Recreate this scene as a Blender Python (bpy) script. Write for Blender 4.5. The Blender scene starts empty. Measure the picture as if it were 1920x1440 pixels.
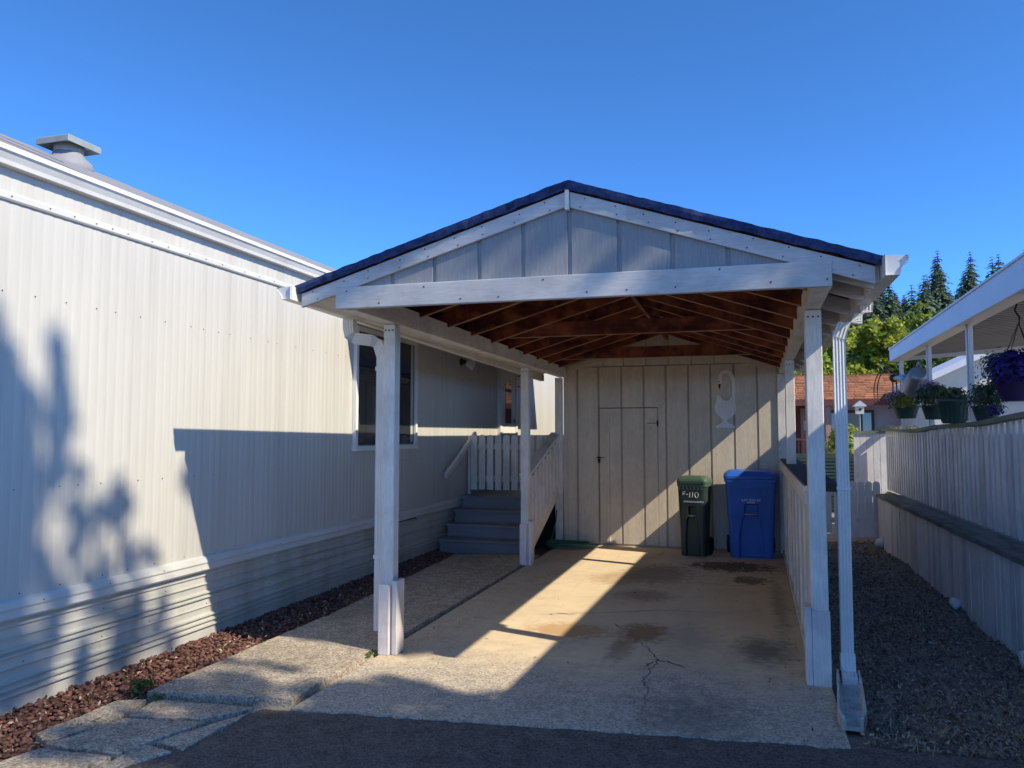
import bpy, math, random
import numpy as np
from mathutils import Vector, Matrix, noise as mnoise
random.seed(7); rng = np.random.default_rng(7)
S = bpy.context.scene
C = S.collection

# ------------------------------------------------------------------ camera
cam_d = bpy.data.cameras.new('camera'); cam = bpy.data.objects.new('camera', cam_d); C.objects.link(cam)
F = 1442.0; VX, VY = 432.0, 93.0            # focal length in pixels of a 1920 px wide frame, vanishing point of +Y
cam_d.sensor_width = 36.0; cam_d.lens = F / 1920 * 36.0
cam_d.clip_start = 0.05; cam_d.clip_end = 3000
ydir = Vector((VX / F, -VY / F, -1)).normalized()
n_ = Vector((0, -VY / F, -1)).normalized()
up_ = Vector((1, 0, 0)).cross(n_)
if up_.y < 0: up_ = -up_
xdir = ydir.cross(up_)
cam.matrix_world = Matrix.Translation((0, 0, 1.6)) @ Matrix((xdir, ydir, up_)).to_4x4()
S.camera = cam
S.render.resolution_x = 1024; S.render.resolution_y = 768

# ------------------------------------------------------------------ sky, sun, exposure
SUN = Vector((1.0, -0.30, 0.87)).normalized()      # towards the sun
W = bpy.data.worlds.new('World'); S.world = W; W.use_nodes = True
wn = W.node_tree.nodes; wl = W.node_tree.links
bg = wn['Background']; sky = wn.new('ShaderNodeTexSky'); sky.sky_type = 'NISHITA'
sky.sun_disc = False; sky.sun_elevation = math.asin(SUN.z); sky.sun_rotation = math.atan2(SUN.x, SUN.y)
sky.air_density = 1.0; sky.dust_density = 3.0; sky.ozone_density = 3.6; sky.altitude = 9000
hs = wn.new('ShaderNodeHueSaturation'); hs.inputs['Saturation'].default_value = 1.17
wl.new(sky.outputs[0], hs.inputs['Color']); wl.new(hs.outputs[0], bg.inputs[0]); bg.inputs[1].default_value = 0.15
sd = bpy.data.lights.new('sun', 'SUN'); sun = bpy.data.objects.new('sun', sd); C.objects.link(sun)
sd.energy = 2.0; sd.angle = math.radians(0.53); sd.color = (1.0, 0.90, 0.72)
sun.rotation_euler = SUN.to_track_quat('Z', 'Y').to_euler(); sun.location = (20, -5, 20)
S.cycles.max_bounces = 14; S.cycles.diffuse_bounces = 7
S.view_settings.view_transform = 'Standard'; S.view_settings.look = 'None'
S.view_settings.exposure = 1.6; S.view_settings.gamma = 1.0

# ------------------------------------------------------------------ materials
def mat(name, col, col2=None, scale=4.0, rough=0.75, bump=0.15, bscale=60.0, stretch=(1, 1, 1), spec=0.3,
        metal=0.0, dirt_or_lit=None, dirt_or_lit_scale=1.2, dirt_or_lit_amt=0.5, dstretch=None, island=0.0, fine=0.0, bdist=0.0015, lo=0.35, hi=0.65, transl=0.0, pebble=0.0):
    m = bpy.data.materials.new(name); m.use_nodes = True
    nt = m.node_tree; N = nt.nodes; L = nt.links
    b = N['Principled BSDF']; b.inputs['Roughness'].default_value = rough; b.inputs['Metallic'].default_value = metal
    b.inputs['Specular IOR Level'].default_value = spec
    g = N.new('ShaderNodeNewGeometry'); mp = N.new('ShaderNodeMapping'); mp.inputs['Scale'].default_value = stretch
    L.new(g.outputs['Position'], mp.inputs['Vector'])
    def noise(sc, det=6.0, vec=mp.outputs[0]):
        t = N.new('ShaderNodeTexNoise'); t.inputs['Scale'].default_value = sc; t.inputs['Detail'].default_value = det
        t.inputs['Roughness'].default_value = 0.62
        L.new(vec, t.inputs['Vector']); return t.outputs['Fac']
    def rng_(f, a, c_):
        r = N.new('ShaderNodeMapRange'); r.inputs['From Min'].default_value = a; r.inputs['From Max'].default_value = c_
        L.new(f, r.inputs['Value']); return r.outputs[0]
    def mix(f, a, c_, mode='MIX'):
        x = N.new('ShaderNodeMix'); x.data_type = 'RGBA'; x.blend_type = mode
        for s, k in ((f, 'Factor'), (a, 'A'), (c_, 'B')):
            i = [q for q in x.inputs if q.name == k and q.type == ('VALUE' if k == 'Factor' else 'RGBA')][0]
            if hasattr(s, 'is_output'): L.new(s, i)
            elif k == 'Factor': i.default_value = s
            else: i.default_value = (*s, 1)
        return [q for q in x.outputs if q.type == 'RGBA'][0]
    c2 = col2 if col2 else tuple(v * 0.85 for v in col)
    c = mix(rng_(noise(scale), lo, hi), col, c2)
    if dirt_or_lit:
        dv = g.outputs['Position']
        if dstretch:
            dm = N.new('ShaderNodeMapping'); dm.inputs['Scale'].default_value = dstretch; L.new(dv, dm.inputs['Vector']); dv = dm.outputs[0]
        dn = noise(dirt_or_lit_scale, 8.0, dv)
        r = N.new('ShaderNodeMath'); r.operation = 'MULTIPLY'; r.inputs[1].default_value = dirt_or_lit_amt
        L.new(rng_(dn, 0.45, 0.72), r.inputs[0]); c = mix(r.outputs[0], c, dirt_or_lit)
    if fine:
        fn = rng_(noise(bscale * 1.3, 3.0), 0.3, 0.7)
        r = N.new('ShaderNodeMapRange'); r.inputs['To Min'].default_value = 1 - fine; r.inputs['To Max'].default_value = 1 + fine
        L.new(fn, r.inputs['Value']); v = N.new('ShaderNodeCombineColor')
        for i in range(3): L.new(r.outputs[0], v.inputs[i])
        c = mix(1.0, c, v.outputs[0], 'MULTIPLY')
    if pebble:
        vo = N.new('ShaderNodeTexVoronoi'); vo.inputs['Scale'].default_value = pebble; L.new(g.outputs['Position'], vo.inputs['Vector'])
        sc_ = N.new('ShaderNodeSeparateColor'); L.new(vo.outputs['Color'], sc_.inputs[0])
        r = N.new('ShaderNodeMapRange'); r.inputs['To Min'].default_value = 0.48; r.inputs['To Max'].default_value = 1.4
        L.new(sc_.outputs[0], r.inputs['Value']); v = N.new('ShaderNodeCombineColor')
        for i in range(3): L.new(r.outputs[0], v.inputs[i])
        c = mix(1.0, c, v.outputs[0], 'MULTIPLY')
    if island:
        r = N.new('ShaderNodeMapRange'); r.inputs['To Min'].default_value = 1 - island; r.inputs['To Max'].default_value = 1 + island
        L.new(g.outputs['Random Per Island'], r.inputs['Value']); v = N.new('ShaderNodeCombineColor')
        for i in range(3): L.new(r.outputs[0], v.inputs[i])
        c = mix(1.0, c, v.outputs[0], 'MULTIPLY')
    L.new(c, b.inputs['Base Color'])
    if bump:
        bn = N.new('ShaderNodeBump'); bn.inputs['Strength'].default_value = min(1, bump); bn.inputs['Distance'].default_value = bdist
        L.new(noise(bscale), bn.inputs['Height']); L.new(bn.outputs[0], b.inputs['Normal'])
    if transl:
        tr = N.new('ShaderNodeBsdfTranslucent'); L.new(c, tr.inputs['Color'])
        ms = N.new('ShaderNodeMixShader'); ms.inputs[0].default_value = transl
        L.new(b.outputs[0], ms.inputs[1]); L.new(tr.outputs[0], ms.inputs[2]); L.new(ms.outputs[0], N['Material Output'].inputs['Surface'])
    m['_mix'] = 0
    return m

GX, GY, GZ = (0.12, 1, 1), (1, 0.12, 1), (1, 1, 0.12)       # grain directions
def paint(n, col, st, dirt_or_lit=(0.2, 0.19, 0.18), amt=0.3, bump=0.5):
    return mat(n, col, tuple(v * 0.85 for v in col), 11, 0.62, bump, 70, st, 0.25, dirt_or_lit=dirt_or_lit, dirt_or_lit_scale=2.6, dirt_or_lit_amt=amt * 1.15, fine=0.10, bdist=0.0015, lo=0.30, hi=0.72)
WHITE = (0.86, 0.81, 0.73)
M = {}
M['siding'] = mat('cream_metal_siding', (0.585, 0.565, 0.50), (0.545, 0.525, 0.465), 1.5, 0.42, 0.10, 9, (1, 1, 0.3), 0.35, dirt_or_lit=(0.40, 0.385, 0.32), dirt_or_lit_scale=0.9, dirt_or_lit_amt=0.5, dstretch=(1, 9, 0.5), bdist=0.012)
M['trim'] = mat('cream_metal_trim', (0.66, 0.65, 0.59), (0.61, 0.60, 0.54), 2, 0.4, 0.05, 12, (1, 0.2, 1), 0.35, dirt_or_lit=(0.42, 0.40, 0.34), dirt_or_lit_scale=1.4, dirt_or_lit_amt=0.4)
M['skirt'] = mat('cream_metal_skirting', (0.60, 0.59, 0.51), (0.53, 0.52, 0.46), 2, 0.45, 0.06, 12, (1, 0.2, 1), 0.35, dirt_or_lit=(0.30, 0.26, 0.18), dirt_or_lit_scale=1.1, dirt_or_lit_amt=0.7, dstretch=(1, 2.5, 0.8))
M['gutter'] = mat('white_gutter_metal', (0.74, 0.73, 0.70), (0.68, 0.67, 0.64), 3, 0.35, 0.05, 10, (1, 0.2, 1), 0.4, dirt_or_lit=(0.42, 0.38, 0.32), dirt_or_lit_scale=3, dirt_or_lit_amt=0.35)
M['roofmetal'] = mat('lavender_grey_roofing', (0.30, 0.295, 0.305), (0.25, 0.245, 0.25), 6, 0.7, 0.3, 80, dirt_or_lit=(0.25, 0.24, 0.25))
M['ventmetal'] = mat('painted_vent_metal', (0.30, 0.335, 0.325), (0.25, 0.28, 0.275), 8, 0.45, 0.1, 40, spec=0.4)
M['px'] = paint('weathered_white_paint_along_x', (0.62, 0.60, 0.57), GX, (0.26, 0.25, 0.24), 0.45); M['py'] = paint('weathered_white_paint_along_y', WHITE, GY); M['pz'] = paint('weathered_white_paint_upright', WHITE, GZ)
M['postbase'] = paint('pinkish_white_post_cladding', (0.80, 0.74, 0.70), GZ, (0.3, 0.27, 0.25), 0.4, 0.8)
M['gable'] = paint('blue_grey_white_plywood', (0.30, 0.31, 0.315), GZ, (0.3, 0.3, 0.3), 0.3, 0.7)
M['shed'] = paint('tan_white_shed_paint', (0.74, 0.64, 0.49), GZ, (0.40, 0.36, 0.29), 0.25, 0.5)
M['shedback'] = paint('shed_backing_board', (0.46, 0.41, 0.32), GZ)
M['stain'] = mat('dark_red_stained_lumber', (0.18, 0.032, 0.016), (0.05, 0.010, 0.007), 9, 0.55, 0.4, 60, (0.15, 1, 1), 0.35, dirt_or_lit=(0.55, 0.17, 0.06), dirt_or_lit_scale=4.2, dirt_or_lit_amt=0.7)  # orange patches paint lit highlights into the lumber colour
M['edge_light'] = mat('painted_pale_edge_light', (0.62, 0.36, 0.22), (0.30, 0.12, 0.06), 7, 0.7, 0.3, 60, (0.3, 1, 1))  # pale colour standing for light caught on lower edges
M['sheath'] = mat('dark_red_stained_boards', (0.085, 0.02, 0.013), (0.035, 0.010, 0.008), 9, 0.6, 0.4, 60, (1, 0.15, 1), 0.3, dirt_or_lit=(0.30, 0.10, 0.045), dirt_or_lit_scale=3.0, dirt_or_lit_amt=0.5)
M['shingle'] = mat('blue_black_shingle', (0.02, 0.036, 0.10), (0.012, 0.022, 0.065), 30, 0.9, 0.8, 140, fine=0.25)
M['shingle_edge'] = mat('ragged_dark_shingle_edge', (0.016, 0.032, 0.10), (0.05, 0.07, 0.15), 25, 0.9, 0.8, 90, fine=0.25)
M['cap'] = mat('dark_mineral_cap_sheet', (0.09, 0.09, 0.10), (0.05, 0.05, 0.055), 30, 0.9, 0.6, 150, fine=0.3)
M['blue_step'] = mat('blue_grey_deck_paint', (0.24, 0.225, 0.235), (0.18, 0.17, 0.175), 6, 0.5, 0.3, 60, GX, 0.35, dirt_or_lit=(0.20, 0.20, 0.22), dirt_or_lit_scale=3, dirt_or_lit_amt=0.4)
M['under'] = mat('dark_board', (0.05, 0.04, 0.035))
M['concrete_old'] = mat('exposed_aggregate_concrete', (0.56, 0.47, 0.36), (0.38, 0.32, 0.245), 9, 0.92, 0.9, 130, pebble=95, fine=0.15, bdist=0.0016, dirt_or_lit=(0.26, 0.215, 0.15), dirt_or_lit_scale=1.3, dirt_or_lit_amt=0.6)
M['asphalt'] = mat('asphalt', (0.17, 0.14, 0.115), (0.11, 0.09, 0.077), 7, 0.9, 1.0, 130, pebble=110, fine=0.2, bdist=0.002, dirt_or_lit=(0.14, 0.125, 0.11), dirt_or_lit_scale=1.5, dirt_or_lit_amt=0.5)
M['ground'] = mat('bare_earth', (0.34, 0.30, 0.24), (0.26, 0.225, 0.18), 5, 0.95, 1.0, 40, fine=0.3, bdist=0.006)
M['soil'] = mat('dark_mulch_soil', (0.33, 0.255, 0.195), (0.20, 0.155, 0.12), 18, 0.95, 1.0, 60, fine=0.4, bdist=0.005, dirt_or_lit=(0.24, 0.195, 0.15), dirt_or_lit_scale=1.6, dirt_or_lit_amt=0.6)
M['lava'] = mat('red_lava_rock', (0.22, 0.10, 0.07), (0.11, 0.058, 0.046), 30, 0.95, 0.6, 90, island=0.55)
M['litter'] = mat('leaf_litter', (0.46, 0.36, 0.24), (0.22, 0.17, 0.12), 60, 0.9, 0.0, island=0.6)
M['chips'] = mat('dark_bark_chips', (0.37, 0.29, 0.215), (0.19, 0.15, 0.115), 60, 0.95, 0.3, island=0.6)
M['straw'] = mat('dry_straw_grass', (0.34, 0.29, 0.19), (0.22, 0.19, 0.12), 30, 0.9, 0.0, island=0.35)
M['weed'] = mat('green_weed', (0.10, 0.17, 0.035), (0.07, 0.12, 0.03), 20, 0.7, 0.0, island=0.3, transl=0.3)
M['glass'] = mat('dark_window_glass', (0.035, 0.04, 0.045), (0.03, 0.034, 0.04), 1, 0.03, 0.0, spec=0.9)
M['curtain'] = mat('pale_curtain', (0.45, 0.47, 0.42), None, 6, 0.8, 0.3, 20, GZ)
M['white'] = mat('clean_white_paint', (0.75, 0.74, 0.70), (0.70, 0.69, 0.65), 4, 0.5, 0.1, 40)
M['brass'] = mat('brass', (0.6, 0.42, 0.14), None, 8, 0.3, 0.0, metal=1.0)
M['black'] = mat('black_iron', (0.025, 0.024, 0.024), None, 10, 0.5, 0.1)
M['rust'] = mat('rusty_iron', (0.11, 0.05, 0.03), (0.05, 0.03, 0.02), 30, 0.8, 0.3)
M['screw'] = mat('grey_screw_heads', (0.10, 0.095, 0.085), None, 30, 0.5, 0.0, metal=0.3)
M['hose'] = mat('green_garden_hose', (0.08, 0.22, 0.13), (0.06, 0.17, 0.10), 10, 0.4, 0.0, spec=0.4)
M['binblue'] = mat('blue_plastic', (0.025, 0.13, 0.56), (0.02, 0.105, 0.46), 4, 0.42, 0.15, 90, spec=0.45, dirt_or_lit=(0.04, 0.07, 0.20), dirt_or_lit_scale=3, dirt_or_lit_amt=0.3)
M['bingreen'] = mat('dark_green_plastic', (0.024, 0.046, 0.033), (0.018, 0.036, 0.026), 4, 0.42, 0.15, 90, spec=0.45, dirt_or_lit=(0.07, 0.085, 0.07), dirt_or_lit_scale=3, dirt_or_lit_amt=0.35)
M['binlid'] = mat('faded_green_plastic', (0.075, 0.12, 0.085), (0.055, 0.095, 0.068), 4, 0.5, 0.15, 90, spec=0.4)
M['rubber'] = mat('black_rubber', (0.018, 0.018, 0.019), None, 10, 0.7, 0.1)
M['bar'] = mat('grey_steel_bar', (0.45, 0.45, 0.46), None, 10, 0.35, 0.0, metal=0.8)
M['ink'] = mat('white_marker', (0.75, 0.76, 0.76), None, 10, 0.7, 0.0)
M['swan'] = paint('pinkish_white_plywood', (0.90, 0.84, 0.77), GZ, (0.7, 0.64, 0.58), 0.15, 0.3)
M['fence'] = paint('white_fence_paint', (0.90, 0.87, 0.84), GZ, (0.40, 0.38, 0.36), 0.3, 0.6)
M['fence_grey'] = paint('greyed_fence_paint', (0.72, 0.70, 0.69), GZ, (0.3, 0.29, 0.28), 0.4, 0.7)
M['fence_gap'] = mat('shaded_fence_backing', (0.30, 0.30, 0.31), None, 6, 0.8, 0.2)  # darkened so shade between the boards is put into the colour
M['ledge'] = mat('mossy_grey_ledge_board', (0.27, 0.255, 0.225), (0.15, 0.145, 0.125), 12, 0.95, 0.8, 50, GY, dirt_or_lit=(0.06, 0.065, 0.04), dirt_or_lit_scale=4, dirt_or_lit_amt=0.7)
M['mossrail'] = mat('mossy_green_rail', (0.26, 0.29, 0.22), (0.17, 0.20, 0.15), 14, 0.9, 0.6, 50, GY)
M['patiowhite'] = mat('white_patio_aluminium', (0.76, 0.74, 0.73), (0.70, 0.68, 0.67), 3, 0.4, 0.05, 20, spec=0.4)
M['patioceil'] = mat('grey_patio_roof_pans', (0.27, 0.26, 0.26), (0.22, 0.21, 0.21), 3, 0.5, 0.1, 20, spec=0.3)
M['brownroof'] = mat('orange_brown_shingle', (0.34, 0.15, 0.075), (0.22, 0.10, 0.05), 9, 0.9, 0.8, 30, (0.4, 1, 1), fine=0.3)
M['mauve'] = mat('pale_mauve_stucco', (0.56, 0.50, 0.52), None, 3, 0.85, 0.2, 60)
M['brownpaint'] = mat('red_brown_paint', (0.20, 0.07, 0.05), (0.15, 0.055, 0.04), 6, 0.6, 0.1)
M['cream'] = mat('cream_stucco', (0.66, 0.63, 0.54), None, 3, 0.85, 0.15, 60)
M['pinkdoor'] = mat('salmon_door_paint', (0.48, 0.30, 0.24), None, 3, 0.6, 0.1)
M['lattice'] = mat('dark_green_mesh', (0.035, 0.06, 0.05), (0.05, 0.08, 0.065), 8, 0.7, 0.1)
M['galv'] = mat('galvanised_steel', (0.33, 0.36, 0.38), (0.25, 0.28, 0.30), 10, 0.45, 0.2, 30, metal=0.6)
M['pot'] = mat('dark_green_pot', (0.04, 0.085, 0.075), (0.03, 0.065, 0.06), 6, 0.5, 0.1, spec=0.4)
M['purplepot'] = mat('purple_pot', (0.045, 0.035, 0.13), None, 6, 0.5, 0.1)
M['petunia'] = mat('deep_violet_petals', (0.035, 0.018, 0.17), (0.022, 0.012, 0.10), 30, 0.6, 0.0, island=0.6, transl=0.2)
M['pinkflower'] = mat('pale_pink_petals', (0.42, 0.26, 0.38), (0.30, 0.2, 0.32), 30, 0.7, 0.0, island=0.4)
M['yellowleaf'] = mat('yellow_green_leaves', (0.22, 0.22, 0.03), (0.13, 0.15, 0.025), 30, 0.6, 0.0, island=0.4, transl=0.3)
M['potleaf'] = mat('dull_green_leaves', (0.06, 0.095, 0.05), (0.035, 0.06, 0.03), 30, 0.6, 0.0, island=0.5, transl=0.25)
M['leaf_bright'] = mat('bright_green_leaves', (0.42, 0.45, 0.07), (0.29, 0.35, 0.05), 1.2, 0.55, 0.0, island=0.45, transl=0.5)
M['leaf_mid'] = mat('mid_green_leaves', (0.28, 0.33, 0.06), (0.19, 0.24, 0.045), 1.2, 0.55, 0.0, island=0.45, transl=0.45)
M['leaf_dark'] = mat('dark_green_leaves', (0.16, 0.21, 0.05), (0.10, 0.14, 0.04), 1.2, 0.6, 0.0, island=0.45, transl=0.3)
M['needle'] = mat('conifer_needles', (0.11, 0.155, 0.085), (0.07, 0.105, 0.065), 0.4, 0.7, 0.0, island=0.5, transl=0.15)
M['needle_pale'] = mat('pale_conifer_needles', (0.13, 0.16, 0.065), (0.085, 0.115, 0.05), 0.4, 0.7, 0.0, island=0.5, transl=0.15)
M['bark'] = mat('bark', (0.12, 0.09, 0.065), (0.07, 0.05, 0.04), 6, 0.9, 0.8, 20, GZ)
M['hillgreen'] = mat('forest_floor_green', (0.05, 0.075, 0.03), (0.03, 0.05, 0.02), 0.2, 0.95, 0.5, 2)

# carport slab: sealed tan under the roof, worn grey aggregate to the front, rust and oil stains with shapes of their own
def slab_material():
    m = bpy.data.materials.new('stained_tan_concrete'); m.use_nodes = True
    nt = m.node_tree; N = nt.nodes; L = nt.links; b = N['Principled BSDF']; b.inputs['Roughness'].default_value = 0.85
    b.inputs['Specular IOR Level'].default_value = 0.25
    g = N.new('ShaderNodeNewGeometry'); P = g.outputs['Position']
    def noise(sc, det=6, rough=0.62, st=None):
        t = N.new('ShaderNodeTexNoise'); t.inputs['Scale'].default_value = sc; t.inputs['Detail'].default_value = det; t.inputs['Roughness'].default_value = rough
        if st:
            mp = N.new('ShaderNodeMapping'); mp.inputs['Scale'].default_value = st; L.new(P, mp.inputs['Vector']); L.new(mp.outputs[0], t.inputs['Vector'])
        else: L.new(P, t.inputs['Vector'])
        return t.outputs['Fac']
    def math_(op, a, c_=None, clamp=False):
        x = N.new('ShaderNodeMath'); x.operation = op; x.use_clamp = clamp
        for i, s in enumerate((a, c_)):
            if s is None: continue
            if hasattr(s, 'is_output'): L.new(s, x.inputs[i])
            else: x.inputs[i].default_value = s
        return x.outputs[0]
    def remap(f, a, c_, lo=0.0, hi=1.0):
        r = N.new('ShaderNodeMapRange'); r.inputs['From Min'].default_value = a; r.inputs['From Max'].default_value = c_
        r.inputs['To Min'].default_value = lo; r.inputs['To Max'].default_value = hi; L.new(f, r.inputs['Value']); return r.outputs[0]
    def mix(f, a, c_, mode='MIX'):
        x = N.new('ShaderNodeMix'); x.data_type = 'RGBA'; x.blend_type = mode
        for s, i in ((f, x.inputs[0]), (a, x.inputs[6]), (c_, x.inputs[7])):
            if hasattr(s, 'is_output'): L.new(s, i)
            elif i is x.inputs[0]: i.default_value = s
            else: i.default_value = (*s, 1)
        return x.outputs[2]
    sep = N.new('ShaderNodeSeparateXYZ'); L.new(P, sep.inputs[0]); X, Y = sep.outputs[0], sep.outputs[1]
    n1 = noise(1.3); n2 = noise(6); n3 = noise(55, 4); n4 = noise(160, 3)
    tan = mix(remap(n1, 0.35, 0.68), (0.77, 0.61, 0.40), (0.66, 0.52, 0.345))
    tan = mix(math_('MULTIPLY', remap(n2, 0.5, 0.75), 0.4), tan, (0.56, 0.42, 0.26))
    vo = N.new('ShaderNodeTexVoronoi'); vo.inputs['Scale'].default_value = 85; L.new(P, vo.inputs['Vector'])
    vs_ = N.new('ShaderNodeSeparateColor'); L.new(vo.outputs['Color'], vs_.inputs[0])
    agg = mix(remap(vs_.outputs[0], 0.1, 0.95), (0.68, 0.59, 0.47), (0.27, 0.235, 0.19))
    agg = mix(math_('MULTIPLY', remap(n2, 0.45, 0.7), 0.45), agg, (0.30, 0.255, 0.20))
    agg = mix(math_('MULTIPLY', remap(n4, 0.62, 0.68), 0.55), agg, (0.66, 0.61, 0.53))
    # worn front and worn left margin
    edge = math_('ADD', math_('MULTIPLY', Y, -1.0), 5.35)
    edge = math_('ADD', edge, math_('MULTIPLY', math_('SUBTRACT', n1, 0.5), 2.4))
    edge = math_('ADD', edge, math_('MULTIPLY', math_('SUBTRACT', n2, 0.5), 1.6))
    e2 = math_('ADD', math_('MULTIPLY', X, -1.0), -2.05)
    e2 = math_('ADD', e2, math_('MULTIPLY', math_('SUBTRACT', n2, 0.5), 1.2))
    mask = math_('MAXIMUM', remap(edge, -0.5, 0.6), math_('MULTIPLY', remap(e2, -0.2, 0.4), 0.6))
    mask = math_('MULTIPLY', mask, remap(n3, 0.30, 0.55, 0.45, 1.0), True)
    c = mix(mask, tan, agg)
    def spot(cx, cy, rx, ry, col, amt, c, sharp=0.5, nz=0.9):
        dx = math_('DIVIDE', math_('SUBTRACT', X, cx), rx); dy = math_('DIVIDE', math_('SUBTRACT', Y, cy), ry)
        d = math_('SQRT', math_('ADD', math_('MULTIPLY', dx, dx), math_('MULTIPLY', dy, dy)))
        d = math_('ADD', d, math_('MULTIPLY', math_('SUBTRACT', noise(9 + abs(cx) * 3, 7, 0.7), 0.5), nz * 2.2))
        return mix(math_('MULTIPLY', remap(d, 1.0, 1.0 - sharp), amt), c, col)
    c = spot(-0.80, 6.35, 0.24, 0.38, (0.26, 0.105, 0.035), 0.75, c)
    c = spot(-0.90, 5.85, 0.12, 0.42, (0.30, 0.15, 0.07), 0.55, c)
    c = spot(-1.38, 6.25, 0.42, 0.30, (0.46, 0.24, 0.075), 0.65, c)
    c = spot(-0.95, 7.8, 0.35, 0.35, (0.24, 0.12, 0.055), 0.5, c)
    c = spot(-0.95, 9.0, 0.50, 0.75, (0.20, 0.11, 0.055), 0.55, c)
    c = spot(-1.35, 8.6, 0.35, 0.5, (0.33, 0.19, 0.085), 0.4, c)
    c = spot(-0.15, 9.75, 0.55, 0.40, (0.055, 0.045, 0.035), 0.85, c, 0.35, 1.3)
    c = spot(0.05, 8.9, 0.22, 0.25, (0.06, 0.048, 0.037), 0.7, c, 0.3, 1.5)
    c = spot(0.12, 6.1, 0.26, 0.5, (0.12, 0.115, 0.11), 0.75, c, 0.7, 1.0)
    c = spot(-0.45, 6.3, 0.30, 0.7, (0.22, 0.20, 0.17), 0.4, c, 0.8, 0.8)
    c = spot(-0.3, 4.6, 0.45, 0.55, (0.12, 0.118, 0.115), 0.55, c, 0.8, 1.1)
    c = spot(0.3, 7.7, 0.10, 1.7, (0.17, 0.13, 0.09), 0.5, c, 0.7, 1.0)
    st = remap(noise(3.0, 6, 0.6, (3.0, 0.25, 1)), 0.55, 0.75); c = mix(math_('MULTIPLY', st, 0.22), c, (0.19, 0.15, 0.10))
    L.new(c, b.inputs['Base Color'])
    bn = N.new('ShaderNodeBump'); bn.inputs['Distance'].default_value = 0.0016
    L.new(remap(mask, 0, 1, 0.25, 1.0), bn.inputs['Strength']); L.new(math_('ADD', math_('MULTIPLY', vo.outputs['Distance'], -0.8), math_('MULTIPLY', n4, 0.8)), bn.inputs['Height'])
    L.new(bn.outputs[0], b.inputs['Normal'])
    return m
M['slab'] = slab_material()

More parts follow.
